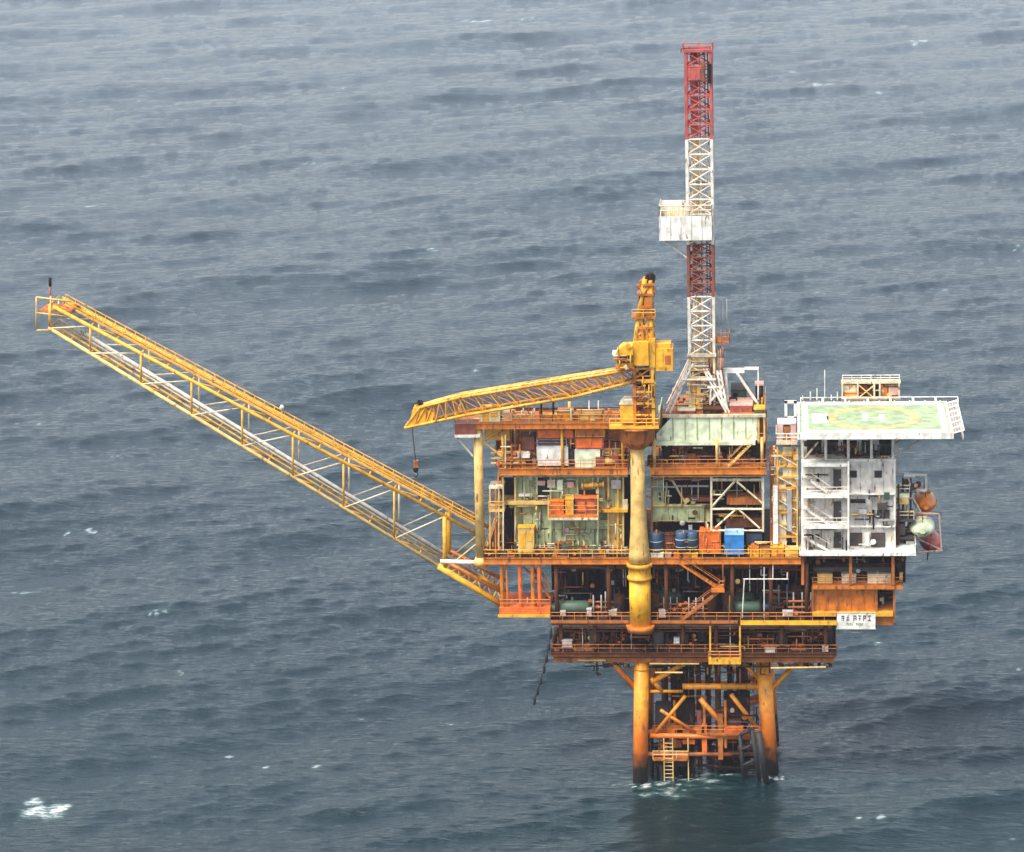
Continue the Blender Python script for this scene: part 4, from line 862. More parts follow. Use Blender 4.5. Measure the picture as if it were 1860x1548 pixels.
# support deck (white slab)
sdk = thing('quarters_deck', P(1560,1008,-8), 'white edged deck slab beneath the living quarters', 'deck')
x0,x1,z0,z1 = rect(1452,1004.5,1664,1010,-11.6); MB().box(x0,x1,-11.6,6,z0,z1).build('deck_slab', WHT, sdk)
MB().rail([(x0+14.5,-11.5,z1),(x1,-11.5,z1),(x1,5,z1)], r=.045).build('handrail', WHP, sdk)
zqd = z0
for i in range(6): MB().box(x0+.5+i*2.6,x0+.75+i*2.6,-11.2,5.5,z0-.9,z0-.01).build('floor_beam', BRN, sdk)
for px in (1458,1545,1622): MB().bar(P(px,1011,-10.6),P(px,1062,-10.6),.28).build('column', BRO, sdk)
# kit on the living quarters' roof, under the helideck
for i,(x0,y0,x1,y1,m,Y,lb) in enumerate([(1466,806,1492,832,DRK,-7,'black ventilation unit at the left of the quarters roof'),(1500,804,1522,830,GRD,-7,'dark grey ventilation unit left of the middle of the quarters roof'),(1532,806,1542,830,BRD,-7,'narrow red brown locker on the quarters roof'),(1545,808,1556,830,BRN,-7.4,'brown locker on the quarters roof right of the red brown one'),(1566,808,1586,828,DRK,-7,'black square ventilation unit on the quarters roof'),(1598,806,1620,832,GRD,-7,'dark ventilation unit at the right of the quarters roof'),(1600,828,1614,836,TAN,-8.6,'small tan box on the right of the quarters roof'),(1536,830,1560,837,BRN,-8.8,'low brown duct on the quarters roof edge'),(1566,830,1592,837,DRK,-8.8,'low black duct on the quarters roof edge')]):
    unit('roof_unit', lb, 'ventilation unit', x0,y0,x1,y1,Y,1.8,m,GRD if m is DRK else DRK)
# ------------------------------------------------------------------ helideck
hd = thing('helideck', P(1600,790,-3), 'pale green rectangular helideck with yellow ring and white border above the quarters', 'helideck')
YH0, YH1 = -13.0, 3.8
hz = Zp(1600,787,YH0); hx0, hx1 = Xp(1453,787,YH0), Xp(1728,787,YH0)
MB().box(hx0,hx1,YH0,YH1,hz-.4,hz).build('deck_plate', HEL, hd)
MB().box(hx0-.05,hx1+.05,YH0-.25,YH0-.004,hz-.75,hz+.12).build('fascia', WHT, hd); MB().box(hx0-.05,hx1+.05,YH1+.004,YH1+.25,hz-.75,hz+.12).build('fascia', WHT, hd)
MB().box(hx0-.3,hx0-.004,YH0-.25,YH1+.25,hz-.75,hz+.12).build('fascia', WHT, hd); MB().box(hx1+.004,hx1+.3,YH0-.25,YH1+.25,hz-.75,hz+.12).build('fascia', WHT, hd)
e = .004; bw = .8
for (a,b,c,d) in ((hx0+.3,hx1-.3,YH0+.9,YH0+.9+bw),(hx0+.3,hx1-.3,YH1-.4-bw,YH1-.4),(hx0+.3,hx0+.3+bw,YH0+.9+bw,YH1-.4-bw),(hx1-.3-bw,hx1-.3,YH0+.9+bw,YH1-.4-bw)):
    MB().add([(a,c,hz+e),(b,c,hz+e),(b,d,hz+e),(a,d,hz+e)],[(0,1,2,3)]).build('border_marking', MRK, hd)
hcx, hcy = (hx0+hx1)/2, (YH0+YH1)/2
def ring(r0,r1,z,nm,m,n=48):
    vs = []; 
    for k in range(n): t = 2*math.pi*k/n; vs += [(hcx+r0*math.cos(t),hcy+r0*math.sin(t),z),(hcx+r1*math.cos(t),hcy+r1*math.sin(t),z)]
    MB().add(vs,[(2*k,2*k+1,2*((k+1)%n)+1,2*((k+1)%n)) for k in range(n)]).build(nm, m, hd)
ring(5.0,6.2,hz+e,'ring_marking',RNG)
def flat(a,b,c,d,nm,m,z=hz+e): MB().add([(a,c,z),(b,c,z),(b,d,z),(a,d,z)],[(0,1,2,3)]).build(nm,m,hd)
flat(hcx-1.5,hcx-.8,hcy-2,hcy+2,'letter_marking',MRF); flat(hcx+.8,hcx+1.5,hcy-2,hcy+2,'letter_marking',MRF); flat(hcx-.8,hcx+.8,hcy-.4,hcy+.4,'letter_marking',MRF)
flat(hx0+1.6,hx0+3.8,hcy-2.9,hcy+2.6,'block_marking',MRF)
# perimeter nets
for side, xs_ in ((1,hx1+.3),):
    for i in range(6):
        y0 = YH0+.2+i*2.78; y1 = y0+2.65; xo = xs_+side*1.35; zo = hz+.3
        fr = MB().tube((xs_,y0,hz-.1),(xo,y0,zo),.09,5).tube((xs_,y1,hz-.1),(xo,y1,zo),.09,5).tube((xo,y0,zo),(xo,y1,zo),.09,5).build('net_frame', WHT, hd)
        q = MB()
        for k in range(1,6): t = k/6; q.tube((xs_,y0+(y1-y0)*t,hz-.1),(xo,y0+(y1-y0)*t,zo),.03,4)
        for k in range(1,4): t = k/4; q.tube((xs_+(xo-xs_)*t,y0,hz-.1+(zo-hz+.1)*t),(xs_+(xo-xs_)*t,y1,hz-.1+(zo-hz+.1)*t),.03,4)
        q.build('net', NET, fr)['kind'] = 'stuff'
for i in range(7):
    x0 = hx0+.2+i*3.05; x1 = x0+2.9; yo = YH1+1.7
    MB().tube((x0,YH1+.25,hz-.1),(x0,yo,hz+.35),.08,5).tube((x1,YH1+.25,hz-.1),(x1,yo,hz+.35),.08,5).tube((x0,yo,hz+.35),(x1,yo,hz+.35),.08,5).build('net_frame', WHT, hd)
for i in range(10): 
    x = hx0+.6+i*(hx1-hx0-1.2)/9; MB().lathe((x,YH1-.1,hz+.0),[(.14,0.003),(.1,.3)],8).build('deck_light', WHT, hd)
# under frame
for px in (1458,1500,1541,1583,1622): 
    for y in (-8.8,-3,2.6):
        x = Xp(px,820,-8.8); MB().tube((x,y,zq1+.3),(x,y,hz-1.2),.2,8).build('support_column', WHP, hd)
for y in (-8.8,-3,2.6): MB().box(hx0+.5,hx1-.5,y-.2,y+.2,hz-1.2,hz-.41).build('girder', GRY, hd)
for i in range(8): x = hx0+.8+i*2.9; MB().box(x-.1,x+.1,YH0+.1,YH1-.1,hz-.9,hz-.41).build('joist', GRY, hd)
MB().tube(P(1462,832,-8.8),P(1486,803,-8.8),.14,6).build('strut', CRM, hd)
xr = Xp(1622,820,-8.8)
for y in (-8.8,-3,2.6): MB().tube((xr,y,zq1+.5),(xr+5,y,hz-1.1),.16,6).build('strut', GRY, hd)
for (x0,y0,x1,y1) in ((1425,728,1447,733),(1425,728,1430,762),(1425,757,1447,762),(1442,728,1447,762)): MB().pbox(x0,y0,x1,y1,YH0+9,.3).build('access_frame', WHT, hd)
for px,h in ((1458,8),(1472,14),(1484,20),(1510,9),(1521,14)):
    q = P(px,727,YH1+.5); o = MB().tube(q,q+V((0,0,h/12.)),.08,6).build('deck_light_post', WHT, hd)
an = MB().tube(P(1498,728,YH1+2),P(1498,672,YH1+2),.07,6).build('antenna_mast', WHT); tag(an,'thin white whip antenna behind the left back edge of the helideck','antenna')
rh = thing('equipment_house', P(1582,727,YH1+3), 'tan roofed equipment house behind the back edge of the helideck', 'building')
Yr = YH1+2.5
MB().pbox(1530,699,1634,745,Yr+1.0,.2).build('back_wall', GRD, rh)
for (x0,y0,x1,y1,m,nm) in [(1530,700,1556,712,CRM,'cabinet'),(1534,712,1558,724,TAN,'cabinet'),(1600,700,1612,720,ORG,'cabinet'),(1614,700,1632,718,PNK,'cabinet'),(1560,700,1576,722,BRN,'opening_shade_box'),(1578,704,1586,722,GRD,'opening_shade_box')]: MB().pbox(x0,y0,x1,y1,Yr,.9).build(nm, m, rh)  # the openings are solid boxes, their inner shade put into the dark colour
for px in (1530,1558,1588,1598,1633): MB().bar(P(px,694,Yr-.2),P(px,745,Yr-.2),.16).build('post', CRM, rh)
MB().pbox(1528,694,1636,697,Yr-.3,1.6).build('roof', CRM, rh); MB().pbox(1528,724,1636,728,Yr-.6,1.4).build('floor_beam', CRM, rh)
x0,x1,z0,z1 = rect(1530,690,1634,692,Yr); MB().rail([(x0,Yr,z0),(x1,Yr,z0)],h=.8,step=1.2,r=.06).build('handrail', WHP, rh)
for a,b in (((1558,724),(1588,700)),((1588,724),(1560,700))): MB().bar(P(*a,Yr-.25),P(*b,Yr-.25),.1).build('brace', TAN, rh)
# tie the equipment house down to the quarters
for px in (1536,1630): MB().bar(P(px,745,Yr+1.2)+V((0,0,-9)),P(px,744,Yr+1.2),.3).build('leg', GRY, rh)
# ------------------------------------------------------------------ lifeboats and davits
def lifeboat(label, px, py, w, h, L, Y, m, m2):
    c = P(px,py,Y+L/2); rx = w/2/13.0; rz = h/2/12.6
    t = thing('lifeboat', (c.x,c.y,c.z-rz), label, 'lifeboat', 'enclosed lifeboats on the right of the quarters')
    n, ns = 18, 12; vs = []; fs = []
    for i in range(ns+1):
        u = -1+2*i/ns; s = max(.04,(1-abs(u)**2.6))**.5
        for k in range(n):
            a = 2*math.pi*k/n; x = math.cos(a); z = math.sin(a)
            if z < 0: x *= (1-.35*(-z)**2)
            vs.append((c.x+rx*s*x, c.y+u*L/2, c.z+rz*(s*.92 if z < 0 else s)*z))
    for i in range(ns):
        for k in range(n): fs.append((i*n+k, i*n+(k+1)%n, (i+1)*n+(k+1)%n, (i+1)*n+k))
    fs += [tuple(range(n)), tuple(reversed(range(ns*n,(ns+1)*n)))]
    hl = MB().add(vs,fs).build('hull', m, t, True)
    MB().lathe((c.x,c.y-L*.02,c.z+rz*.75),[(rx*.5,-.1),(rx*.5,rz*.35),(rx*.35,rz*.5)],12).build('canopy_hatch', m2, t, True)
    MB().add([(c.x+rx*1.04*math.cos(a)*s2,c.y+L*.5*.96*math.sin(a),c.z+dz_) for dz_ in (-.12,.12) for a in np.linspace(0,2*math.pi,24,endpoint=False) for s2 in (1,)],[(k,(k+1)%24,24+(k+1)%24,24+k) for k in range(24)]).build('fender_strip', m2, t)
    for dx in (-.4,.1): MB().box(c.x+dx*rx*1.3,c.x+dx*rx*1.3+rx*.35,c.y-L*.40,c.y-L*.36,c.z+rz*.2,c.z+rz*.45).build('window', GLS, hl)
    for dy in (-.3,.3): MB().tube((c.x,c.y+dy*L,c.z+rz*.7),(c.x,c.y+dy*L,c.z+rz+.9),.05,5).build('lifting_sling', DRK, t)
    return t
lifeboat('orange enclosed lifeboat hanging highest at the right of the quarters', 1680, 911, 40, 36, 6.5, -6, LBO, ORG)
lifeboat('pale green capsule lifeboat below the orange one', 1674, 956, 46, 32, 6.0, -8.5, LGR, CRM)
lifeboat('dull red enclosed lifeboat hanging lowest at the right of the quarters', 1690, 983, 38, 34, 6.0, -5, LBR, PNK)
dv = thing('davit_frame', P(1650,1004,-6), 'white and tan davit frame holding the lifeboats beside the quarters', 'davit')
for (a,b,r,m,Y) in [((1640,868),(1640,1003),.2,GRD,-7),((1654,866),(1654,1003),.2,GRD,-6),((1632,880),(1632,1003),.18,BRN,-8),((1642,862),(1684,864),.2,WHT,-6),((1682,862),(1682,892),.2,WHT,-6),((1642,865),(1662,865),.24,WHT,-7.5),((1650,866),(1654,890),.18,WHP,-7),((1654,890),(1682,892),.2,WHP,-6.5),
        ((1630,930),(1660,930),.2,TAN,-7),((1660,932),(1706,934),.16,PNK,-6),((1706,934),(1710,1000),.14,PNK,-6),((1636,966),(1660,966),.2,GRD,-7),((1660,976),(1712,1000),.14,PNK,-6),((1655,900),(1672,930),.15,CRM,-6)]:
    MB().bar(P(*a,Y),P(*b,Y),r).build('davit_beam', m, dv)
for (x0,y0,x1,y1,m) in [(1624,897,1652,904,LGR),(1630,904,1650,916,TAN),(1628,944,1662,948,GRD),(1628,976,1662,980,GRD),(1630,952,1644,972,GRD),(1646,984,1660,1000,GRY)]: MB().pbox(x0,y0,x1,y1,-8,5).build('davit_floor', m, dv)
for px,py in ((1660,884),(1668,880),(1646,876)): MB().lathe(P(px,py,-7),[(.4,-.3),(.4,.3)],12,'y').build('winch', BRN, dv, True)
MB().rail([P(1626,896,-8),P(1652,896,-8)],r=.05).rail([P(1628,944,-8),P(1660,944,-8)],r=.05).build('handrail', WHP, dv)
MB().tube(P(1660,1004,-6),P(1712,1000,-6),.16,6).build('davit_beam', PNK, dv)
o = MB().path([P(1686,999,-6),P(1685,1008,-6),P(1684.5,1018,-6)],.09).build('mooring_rope', DRK); tag(o,'short dark rope dangling below the dull red lifeboat','rope')
# ------------------------------------------------------------------ block below the quarters
ub = thing('utility_block', P(1560,1115,-8), 'dark utility block with an orange wall below the living quarters', 'utility block')
zub = Zp(1550,1064,-10.5); x0,x1 = Xp(1476,1064,-10.5), Xp(1640,1064,-10.5)
MB().box(x0,x1,-10.6,6,zub-.3,zub).build('floor', BRO, ub); MB().box(x0,x1,-10.7,-10.603,zub-.45,zub+.03).build('floor_rim', ORG, ub)
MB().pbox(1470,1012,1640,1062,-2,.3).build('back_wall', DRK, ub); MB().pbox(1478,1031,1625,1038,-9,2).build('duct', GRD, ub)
for i in range(5): MB().pbox(1476+i*23+.3,1069,1476+(i+1)*23-.3,1112,-9.6,.2).build('wall_panel', ORG, ub)
for i in range(6): MB().bar(P(1476+i*23,1068,-9.75),P(1476+i*23,1114,-9.75),.08).build('wall_stiffener', ORG, ub)
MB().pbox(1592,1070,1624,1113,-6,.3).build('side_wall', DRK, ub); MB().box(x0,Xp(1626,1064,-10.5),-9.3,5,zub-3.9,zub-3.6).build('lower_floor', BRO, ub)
x0b,x1b,z0b,z1b = rect(1476,1113,1622,1120,-10.4); MB().box(x0b,x1b,-10.4,5,z0b,z1b).build('lower_beam', YEL, ub)
for px in (1476,1592,1624): MB().bar(P(px,1066,-9.9),P(px,1130 if px == 1624 else 1116,-9.9),.2).build('post', BRO, ub)
MB().pbox(1592,1120,1625,1136,-9.8,2).build('end_beam', BRO, ub)
MB().rail([(x0,-10.5,zub),(x1,-10.5,zub),(x1,5,zub)],r=.04).build('handrail', BRO, ub)
cabin('end_cover','dark boxed ladder cover on the right end of the utility block','cover',1630,1014,1645,1058,-9,5,DRK,BRN,[(1634,1040,1640,1054,'door',TAN)])
for i,(xa,xb,m,lb) in enumerate([(1485,1512,TAN,'tan cabinet under the quarters, nearest the middle of the platform'),(1529,1555,CRM,'beige cabinet in the middle of the row under the quarters'),(1576,1618,CRM,'wide cream cabinet under the quarters next to the dark ladder cover')]):
    unit('equipment_cabinet', lb, 'cabinet', xa,1045,xb,1062,-9.4,2.2,m,m,'beige cabinets under the quarters')
# name board
sg = thing('name_board', P(1555,1142,-10.9), 'white name board with two lines of dark lettering below the orange wall', 'sign')
Ys = -10.9
bd = MB().pbox(1520,1115,1590,1142,Ys,.12).build('board', WHT, sg)
MB().pbox(1519,1142,1591,1143.5,Ys-.02,.16).build('frame', GRY, sg); MB().pbox(1519,1113.5,1591,1115,Ys-.02,.16).build('frame', GRY, sg)
gl = [((.1,0,.25,1),(.6,0,.8,1),(0,.75,1,.95),(.1,.4,.9,.55)), ((.0,.1,1,.28),(.4,0,.6,1),(.05,.5,.95,.66)), ((.1,0,.3,1),(.1,.8,1,1),(.8,.1,1,1),(.1,.42,.9,.56)), ((0,.82,1,1),(.42,0,.6,.9),(.1,.4,.9,.54)), ((.05,0,.25,1),(.05,.8,.9,1),(.7,.5,.9,1),(.05,.44,.9,.6)), ((0,.8,1,1),(.4,0,.62,.82),(0,.0,1,.15))]
for i,cx_ in enumerate((1531,1540,1552.5,1561.5,1570.5,1579)):
    q = MB()
    for j,(u0,v0,u1,v1) in enumerate(gl[i]):
        x0,x1,z0,z1 = rect(cx_-3,1118,cx_+3,1128,Ys); q.box(x0+(x1-x0)*u0,x0+(x1-x0)*u1,Ys-.03-.004*j,Ys-.004,z0+(z1-z0)*v0,z0+(z1-z0)*v1)
    q.build('lettering', INK, bd)
for (a,b,n) in ((1538,1550,4),(1555,1568,5)):
    for i in range(n):
        xa = a+(b-a)*i/n; q = MB(); q.pbox(xa,1132,xa+.9,1136,Ys-.03,.026); q.pbox(xa+.9,1132.2+(i%2)*2.4,xa+2.1,1133.4+(i%2)*2.4,Ys-.03,.026); q.build('lettering', ING, bd)
# thin pale pipe frame on the lower deck right
wf = thing('white_pipe_frame', P(1390,1110,-11), 'thin white pipe frame in front of the dark machinery on the second deck', 'pipe frame')
for a,b in (((1350,1052),(1432,1052)),((1352,1052),(1348,1122)),((1388,1030),(1388,1122)),((1430,1040),(1430,1052)),((1404,1020),(1404,1052))): MB().tube(P(*a,-10.8),P(*b,-10.8),.08,6).build('pipe', WHP, wf)
# ------------------------------------------------------------------ machinery in the shade of the decks (prototypes copied)
def proto_vessel(nm, m, L=4., r=.9):
    t = thing('pressure_vessel', (0,0,0), nm, 'pressure vessel')
    MB().lathe((-L/2,0,r+.4),[(.05,-.35),(r*.6,-.25),(r,.1),(r,L-.1),(r*.6,L+.25),(.05,L+.35)],16,'x').build('shell', m, t, True)
    for x in (-L*.3,L*.3): MB().box(x-.15,x+.15,-r*.8,r*.8,0,r*.6).build('saddle', BRN, t)
    MB().tube((0,0,2*r+.3),(0,0,2*r+.9),.18,8).build('nozzle', m, t)
    return t
def proto_skid(nm, m, m2):
    t = thing('machine_skid', (0,0,0), nm, 'machine skid')
    MB().box(-1.6,1.6,-.8,.8,0,.2).build('base_frame', BRO, t); MB().box(-1.4,-.2,-.6,.6,.2,1.6).build('housing', m, t)
    MB().lathe((-.1,0,.8),[(.45,0),(.45,1.1),(.2,1.2),(.2,1.5)],12,'x').build('motor', m2, t, True); MB().tube((.9,.5,.2),(.9,.5,2.4),.12,8).build('riser_pipe', m2, t)
    return t
def proto_manifold(nm, m, m2):
    t = thing('pipe_manifold', (0,0,0), nm, 'pipe manifold')
    for z in (.6,1.3,2.1): MB().tube((-2,0,z),(2,0,z),.14,8).build('pipe', m, t, True)
    for x in (-1.3,-.2,.9): MB().tube((x,.3,0),(x,.3,3.2),.11,8).build('pipe', m2, t, True)
    for x,z in ((-1,.6),(.4,1.3),(1.4,2.1)): MB().lathe((x,-.25,z),[(.32,-.06),(.32,.06)],10,'y').build('hand_wheel', ORD, t)
    return t
def proto_tank(nm, m):
    t = thing('vertical_vessel', (0,0,0), nm, 'vessel')
    MB().lathe((0,0,0),[(.7,.3),(.9,.5),(.9,3.0),(.6,3.3),(.1,3.45)],16).build('shell', m, t, True)
    for k in range(3): MB().tube((.7*math.cos(2.1*k),.7*math.sin(2.1*k),0),(.7*math.cos(2.1*k),.7*math.sin(2.1*k),.6),.09,6).build('leg', BRN, t)
    MB().tube((0,0,3.4),(0,0,3.9),.14,8).build('nozzle', m, t)
    return t
def scatter(protos, pxs, z, Ys, seed, sc=(.8,1.15)):
    rnd = random.Random(seed)
    used = [False]*len(protos); made = {}
    for i, px in enumerate(pxs):
        k = i % len(protos); Y = Ys[i % len(Ys)]; x = Xp(px,1100,Y); s = rnd.uniform(*sc); rz = rnd.choice((0,0,math.pi))
        if not used[k]:
            o = protos[k]; used[k] = True; o.location = (x,Y,z+.003); o.rotation_euler.z = rz; o.scale = (s,s,s)
        else: o = copy_tree(protos[k], (x,Y,z+.003), rz, (s,s,s))
        made.setdefault(k, []).append(o)
    for k, os_ in made.items():
        base = os_[0]['label']
        if len(os_) > 1:
            for i, o in enumerate(sorted(os_, key=lambda o: o.location.x)): o['label'] = base+', '+ORDN[i]+' from left'
def grp(t, g): t['group'] = g; return t
scatter([grp(proto_vessel('dark green horizontal vessel on the second deck', DGR),'vessels on the second deck'), grp(proto_skid('grey machine skid on the second deck', GRD, BLD),'skids on the second deck'),
         grp(proto_manifold('rusty pipe manifold on the second deck', BRO, GRY),'manifolds on the second deck'), grp(proto_tank('brown upright vessel on the second deck', BRN),'upright vessels on the second deck')],
        [1020,1062,1090,1125,1205,1232,1262,1325,1352,1385,1412,1446,1040,1110,1220,1290,1340,1400,1460,1190], zB, [-9.2,-8.2,-9,-7.6,-5,-4.5], 3)
scatter([grp(proto_skid('rusty machine skid on the lowest deck', BRN, BRO),'skids on the lowest deck'), grp(proto_manifold('brown pipe manifold on the lowest deck', BRN, BRO),'manifolds on the lowest deck'), grp(proto_tank('small dark upright vessel on the lowest deck', GRD),'upright vessels on the lowest deck')],
        [1022,1050,1078,1105,1130,1195,1222,1250,1275,1365,1392,1420,1450,1478,1505,1060,1120,1240,1410,1490], zC, [-9,-8,-8.6,-6,-5], 5, (.6,.9))
scatter([grp(proto_skid('brown machine skid under the pale green drilling floor', BRN, GRD),'skids under the drilling floor'), grp(proto_tank('dark upright vessel under the pale green drilling floor', DRK),'upright vessels under the drilling floor'), grp(proto_manifold('dark pipe manifold under the drilling floor', GRD, BRN),'manifolds under the drilling floor')],
        [1196,1216,1238,1260,1284,1340,1362,1378,1226,1250,1296], zZ, [-9,-8,-6], 8, (.75,1.0))
scatter([grp(proto_manifold('tan pipe manifold beside the containers on the storage deck', TAN, BRO),'manifolds on the storage deck'), grp(proto_skid('red brown machine skid beside the containers on the storage deck', BRD, TAN),'skids on the storage deck')],
        [925,944,960,1105,1118,1130,935,1112], zZ, [-9.8,-9,-7], 9, (.8,1.1))
scatter([grp(proto_manifold('dark pipe manifold at the foot of the process modules', BRN, TAN),'manifolds at the foot of the process modules'), grp(proto_skid('dark machine skid at the foot of the process modules', GRD, BRO),'skids at the foot of the process modules')],
        [900,925,985,1020,1055,1090,1122], zM, [-10.2,-10.0], 10, (.5,.7))
# small pale boxes seen on the lower decks
for i,(x0,y0,x1,y1,m,Y,lb) in enumerate([(1021,1165,1039,1174,PNK,-10.3,'pinkish white box at the left of the lowest deck'),(1390,1180,1408,1188,CRM,-10.2,'cream box near the right jacket leg on the lowest deck'),(1197,1110,1212,1120,PNK,-10.5,'pale pink box beside the crane pedestal on the second deck'),(1018,1112,1027,1117,WHP,-10.6,'small white box at the left of the second deck'),(1066,1108,1074,1118,GRY,-10.6,'small grey post box on the second deck'),(1106,1110,1120,1116,TAN,-10.6,'small tan box on the second deck left of the crane pedestal'),(1224,1160,1234,1168,WHP,-9.6,'small white box in the middle of the lowest deck'),(1422,1112,1440,1118,CRM,-10.6,'cream box at the right of the second deck'),(1494,1176,1504,1182,CRM,-10.2,'small cream box at the right end of the lowest deck')]):
    unit('deck_box', lb, 'box', x0,y0,x1,y1,Y,.7,m,GRY,'small pale boxes on the lower decks')
# pipe runs along the deck undersides
rnd = random.Random(4)
for (zz2,px0,px1,lab) in ((zM-1.6,1010,1450,'second deck'),(zB-1.5,1006,1510,'lowest deck'),(zZ-1.3,1186,1386,'main deck right of the crane')):
    t = thing('pipe_run', (0,-8,zz2), 'bundle of rusty pipes running under the ceiling of the '+lab, 'pipes')
    for i in range(6):
        y = -9.8+i*.7; z = zz2-rnd.random()*.8; MB().tube((Xp(px0,1100,y),y,z),(Xp(px1,1100,y),y,z),rnd.uniform(.08,.18),8).build('pipe', rnd.choice((BRO,TAN,GRY,BRN)), t, True)
    for i in range(7):
        px = rnd.uniform(px0,px1); y = -10+rnd.random()*3; x = Xp(px,1100,y); MB().tube((x,y,zz2-3.5),(x,y,zz2+.4),.07,6).build('drop_pipe', rnd.choice((BRO,GRY,WHP,BRN)), t, True)
# underside beams beneath the lowest deck
us = thing('underdeck_frame', (0,0,zC-1.5), 'rusty beams and trays hanging under the lowest deck above the jacket', 'steel frame')
for y in (-9.6,-4,2,8): MB().box(Xl(1004,1200),Xl(1516,1200),y-.2,y+.2,zC-1.5,zC-.9).build('beam', BRO if y < -9 else BRN, us)
for (a,b) in (((1180,1206),(1270,1206)),((1050,1200),(1100,1200)),((1400,1214),(1500,1212)),((1190,1222),(1240,1222))): MB().bar(P(*a,-9.9),P(*b,-9.9),.14).build('cable_tray', TAN, us)
# ------------------------------------------------------------------ pipework, boxes and valves fixed to the modules
def fittings(parent, x0, y0, x1, y1, Y, n, seed, pal, Yd=1.2, big=1.0, pv=.38, ph=.3):
    if isinstance(parent, str): parent = bpy.data.objects[parent]
    rn = random.Random(seed)
    for i in range(n):
        px, py, y = rn.uniform(x0,x1), rn.uniform(y0,y1), Y+rn.uniform(0,Yd); m = rn.choice(pal); u = rn.random()
        if u < pv:
            l = rn.uniform(10,45)*big; a, b = max(y0,py-l/2), min(y1,py+l/2)
            pts = [P(px,a,y), P(px,b,y)]
            if rn.random() < .5: pts.append(P(min(x1,px+rn.uniform(3,12)),b,y))
            MB().path(pts, rn.uniform(.05,.13), 6).build('pipe', m, parent, True)
        elif u < pv+ph:
            l = rn.uniform(12,60)*big; a, b = max(x0,px-l/2), min(x1,px+l/2)
            pts = [P(a,py,y), P(b,py,y)]
            if rn.random() < .5: pts.append(P(b,min(y1,py+rn.uniform(3,12)),y))
            MB().path(pts, rn.uniform(.05,.14), 6).build('pipe', m, parent, True)
        elif u < .9:
            w, h = rn.uniform(2.5,9)*big, rn.uniform(2.5,8)*big
            a, b, c, d = max(x0,px-w/2), max(y0,py-h/2), min(x1,px+w/2), min(y1,py+h/2)
            q = MB().pbox(a,b,c,d,y,rn.uniform(.3,.9)); q.pbox(a-.3,b-.6,c+.3,b,y-.05,.5); q.build('junction_box', m, parent)
        else:
            MB().lathe(P(px,py,y),[(rn.uniform(.18,.4),-.06),(rn.uniform(.18,.4),.06)],10,'y').build('valve_wheel', m, parent)
fittings(pm, 905,866,1132,1000,Yp-1.0,80,1,(GRN,GRN,TAN,GRN,CRM,BRO,GRY,GRN,TAN,PNK,LGR),.8)
fittings(pm, 905,985,1140,1010,Yp-1.4,36,12,(DRK,GRD,CRM,BRN,GRY,BRO),.8)
fittings(wm, 1184,868,1290,965,Yw-.5,30,2,(CRM,GRY,BRN,DRK,TAN,GRN),.4)
fittings(kf, 1294,870,1386,964,-8.6,30,13,(BRO,TAN,GRN,BRN,DRK,YEL),2)
fittings('drilling_deck', 1184,808,1388,846,-9.6,60,3,(DRK,BRN,GRD,BRO,TAN,BRD,CRM),3)
fittings('storage_deck', 908,778,1138,846,-9.8,60,4,(BRN,BRO,PNK,DRK,TAN,ORG,YEL,GRY),2)
fittings('lower_deck', 1003,1028,1470,1122,-10.2,120,5,(DRK,BRN,GRD,BRO,DRK,GRY,BRN,TAN,BLD),4)
fittings('cellar_deck', 1003,1140,1516,1185,-9.8,110,6,(DRK,BRN,BRO,DRK,GRD,BRO,TAN,BRD),4)
fittings(us, 1060,1197,1400,1225,-9,60,7,(DRK,BRN,BRO,BRN,TAN,DRK),5)
fittings(us, 1004,1192,1120,1203,-9.4,16,17,(BRN,BRO,DRK),3); fittings(us, 1400,1202,1512,1212,-9.4,18,18,(BRN,BRO,DRK),3)
fittings(ub, 1472,1013,1636,1060,-9.2,50,8,(DRK,BRN,GRD,BRO,GRY,BRN),3)
fittings(ub, 1593,1068,1624,1110,-8,14,9,(DRK,BRN,BRO,CRM),1)
fittings(lq, 1545,890,1622,1000,YQ-.5,16,10,(GRY,GRD,CRM,DRK,WHP,GRY,TAN),.3,.8)
fittings(lq, 1460,962,1538,1001,YQ-1.4,16,20,(GRY,GRD,DRK,BRN),.8,.8); fittings(lq, 1462,846,1512,950,YQ-.5,16,21,(GRY,GRD,WHP,TAN),.3,.7)
fittings(hd, 1462,803,1620,836,-8,40,11,(DRK,GRD,BRN,BRD,GRY,TAN),2)
fittings(ud, 850,742,1125,766,-9.6,70,14,(ORG,YEL,TAN,PNK,CRM,BRO,LGR),3,.8)
fittings(ds, 1215,722,1388,752,-7.6,50,15,(BRN,TAN,CRM,BRD,DRK,YEL,GRD),6,.9)
fittings(pt, 1400,812,1450,1004,-9.2,50,16,(CRM,YEL,TAN,ORG,BRO,WHP),.8)
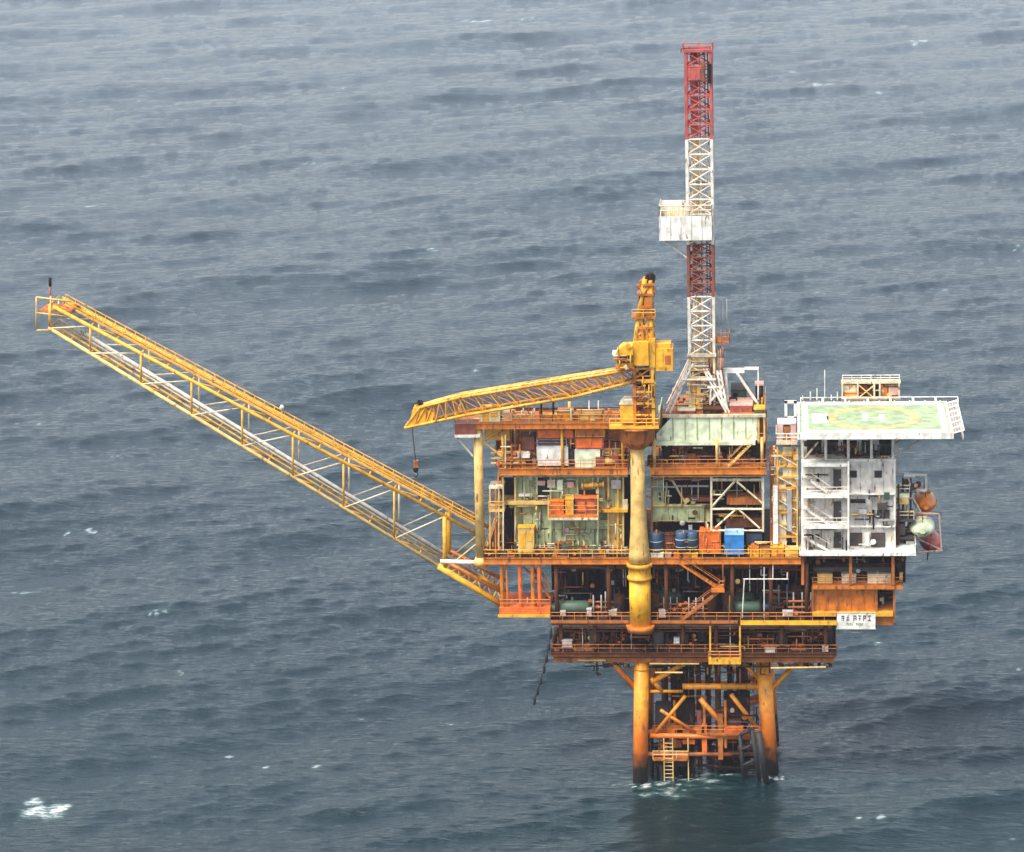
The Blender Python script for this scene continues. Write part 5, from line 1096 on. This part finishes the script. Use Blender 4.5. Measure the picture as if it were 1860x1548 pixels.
fittings(dv, 1628,882,1664,1000,-8,44,19,(GRD,CRM,BRN,TAN,DRK,DGR,PNK),3,.8)
fittings(cr, 1150,670,1190,766,CY-1.7,44,22,(ORG,YEL,BRO,BRN,DRK,YEB),1.2,.8); fittings(cr, 1156,510,1188,620,CY-1.2,26,23,(ORG,YEL,BRO,BRN,ORD),1.5,.7); fittings(cr, 1114,626,1150,668,CY-2.9,12,24,(YEB,BRO,CRM,BRN),.3,.6)
fittings(jk, 1185,1205,1380,1330,-7,70,25,(DRK,BRN,LEG,BRO,DRK,BRD,BLD),7,1.2); fittings(jk, 1190,1335,1375,1400,-7,60,26,(DRK,BRN,BRO,DRK,LEG),7,1.1)
fittings('main_deck', 1300,985,1455,1012,-10.4,40,27,(YEL,ORG,YEB,BRN,DRK,TAN,CRM),1.2,.7); fittings('main_deck', 1182,962,1310,1012,-10.5,30,28,(BRN,DRK,BRO,ORG,BLD),.8,.6)
fittings(dk, 1252,655,1300,752,YD-hwD-.5,70,29,(TAN,CRM,BRN,WHP,BRO),2,.8)
fittings(rh, 1532,698,1632,724,Yr-.1,30,30,(CRM,BRN,TAN,GRD,ORG,PNK),.5,.8)
fittings(fp, 908,1085,1000,1108,YF+.3,20,31,(ORD,ORG,YEL,BRN,BRO),3,.8)
# ------------------------------------------------------------------ knotted rope
rp = thing('float_line', P(998,1150,-10.5), 'black knotted line hanging from the lower left deck towards the sea', 'rope')
pts = [P(1002,1140,-10.6),P(996,1180,-10.6),P(988,1215,-10.6),P(978,1250,-10.6),P(968,1281,-10.6)]
MB().path(pts,.06).build('line', BLK, rp)
for k in range(7):
    t = (k+.5)/7*4; i = int(t); a = pts[i].lerp(pts[i+1],t-i); d = (pts[i+1]-pts[i]).normalized(); MB().lathe((a.x,a.y,a.z),[(.04,-.75),(.2,-.4),(.22,.3),(.05,.75)],8).build('float', BLK, rp, True)
print('tris', sum(len(p.vertices)-2 for o in S.objects if o.type == 'MESH' and o.name != 'sea' for p in o.data.polygons), 'objs', len(S.objects))
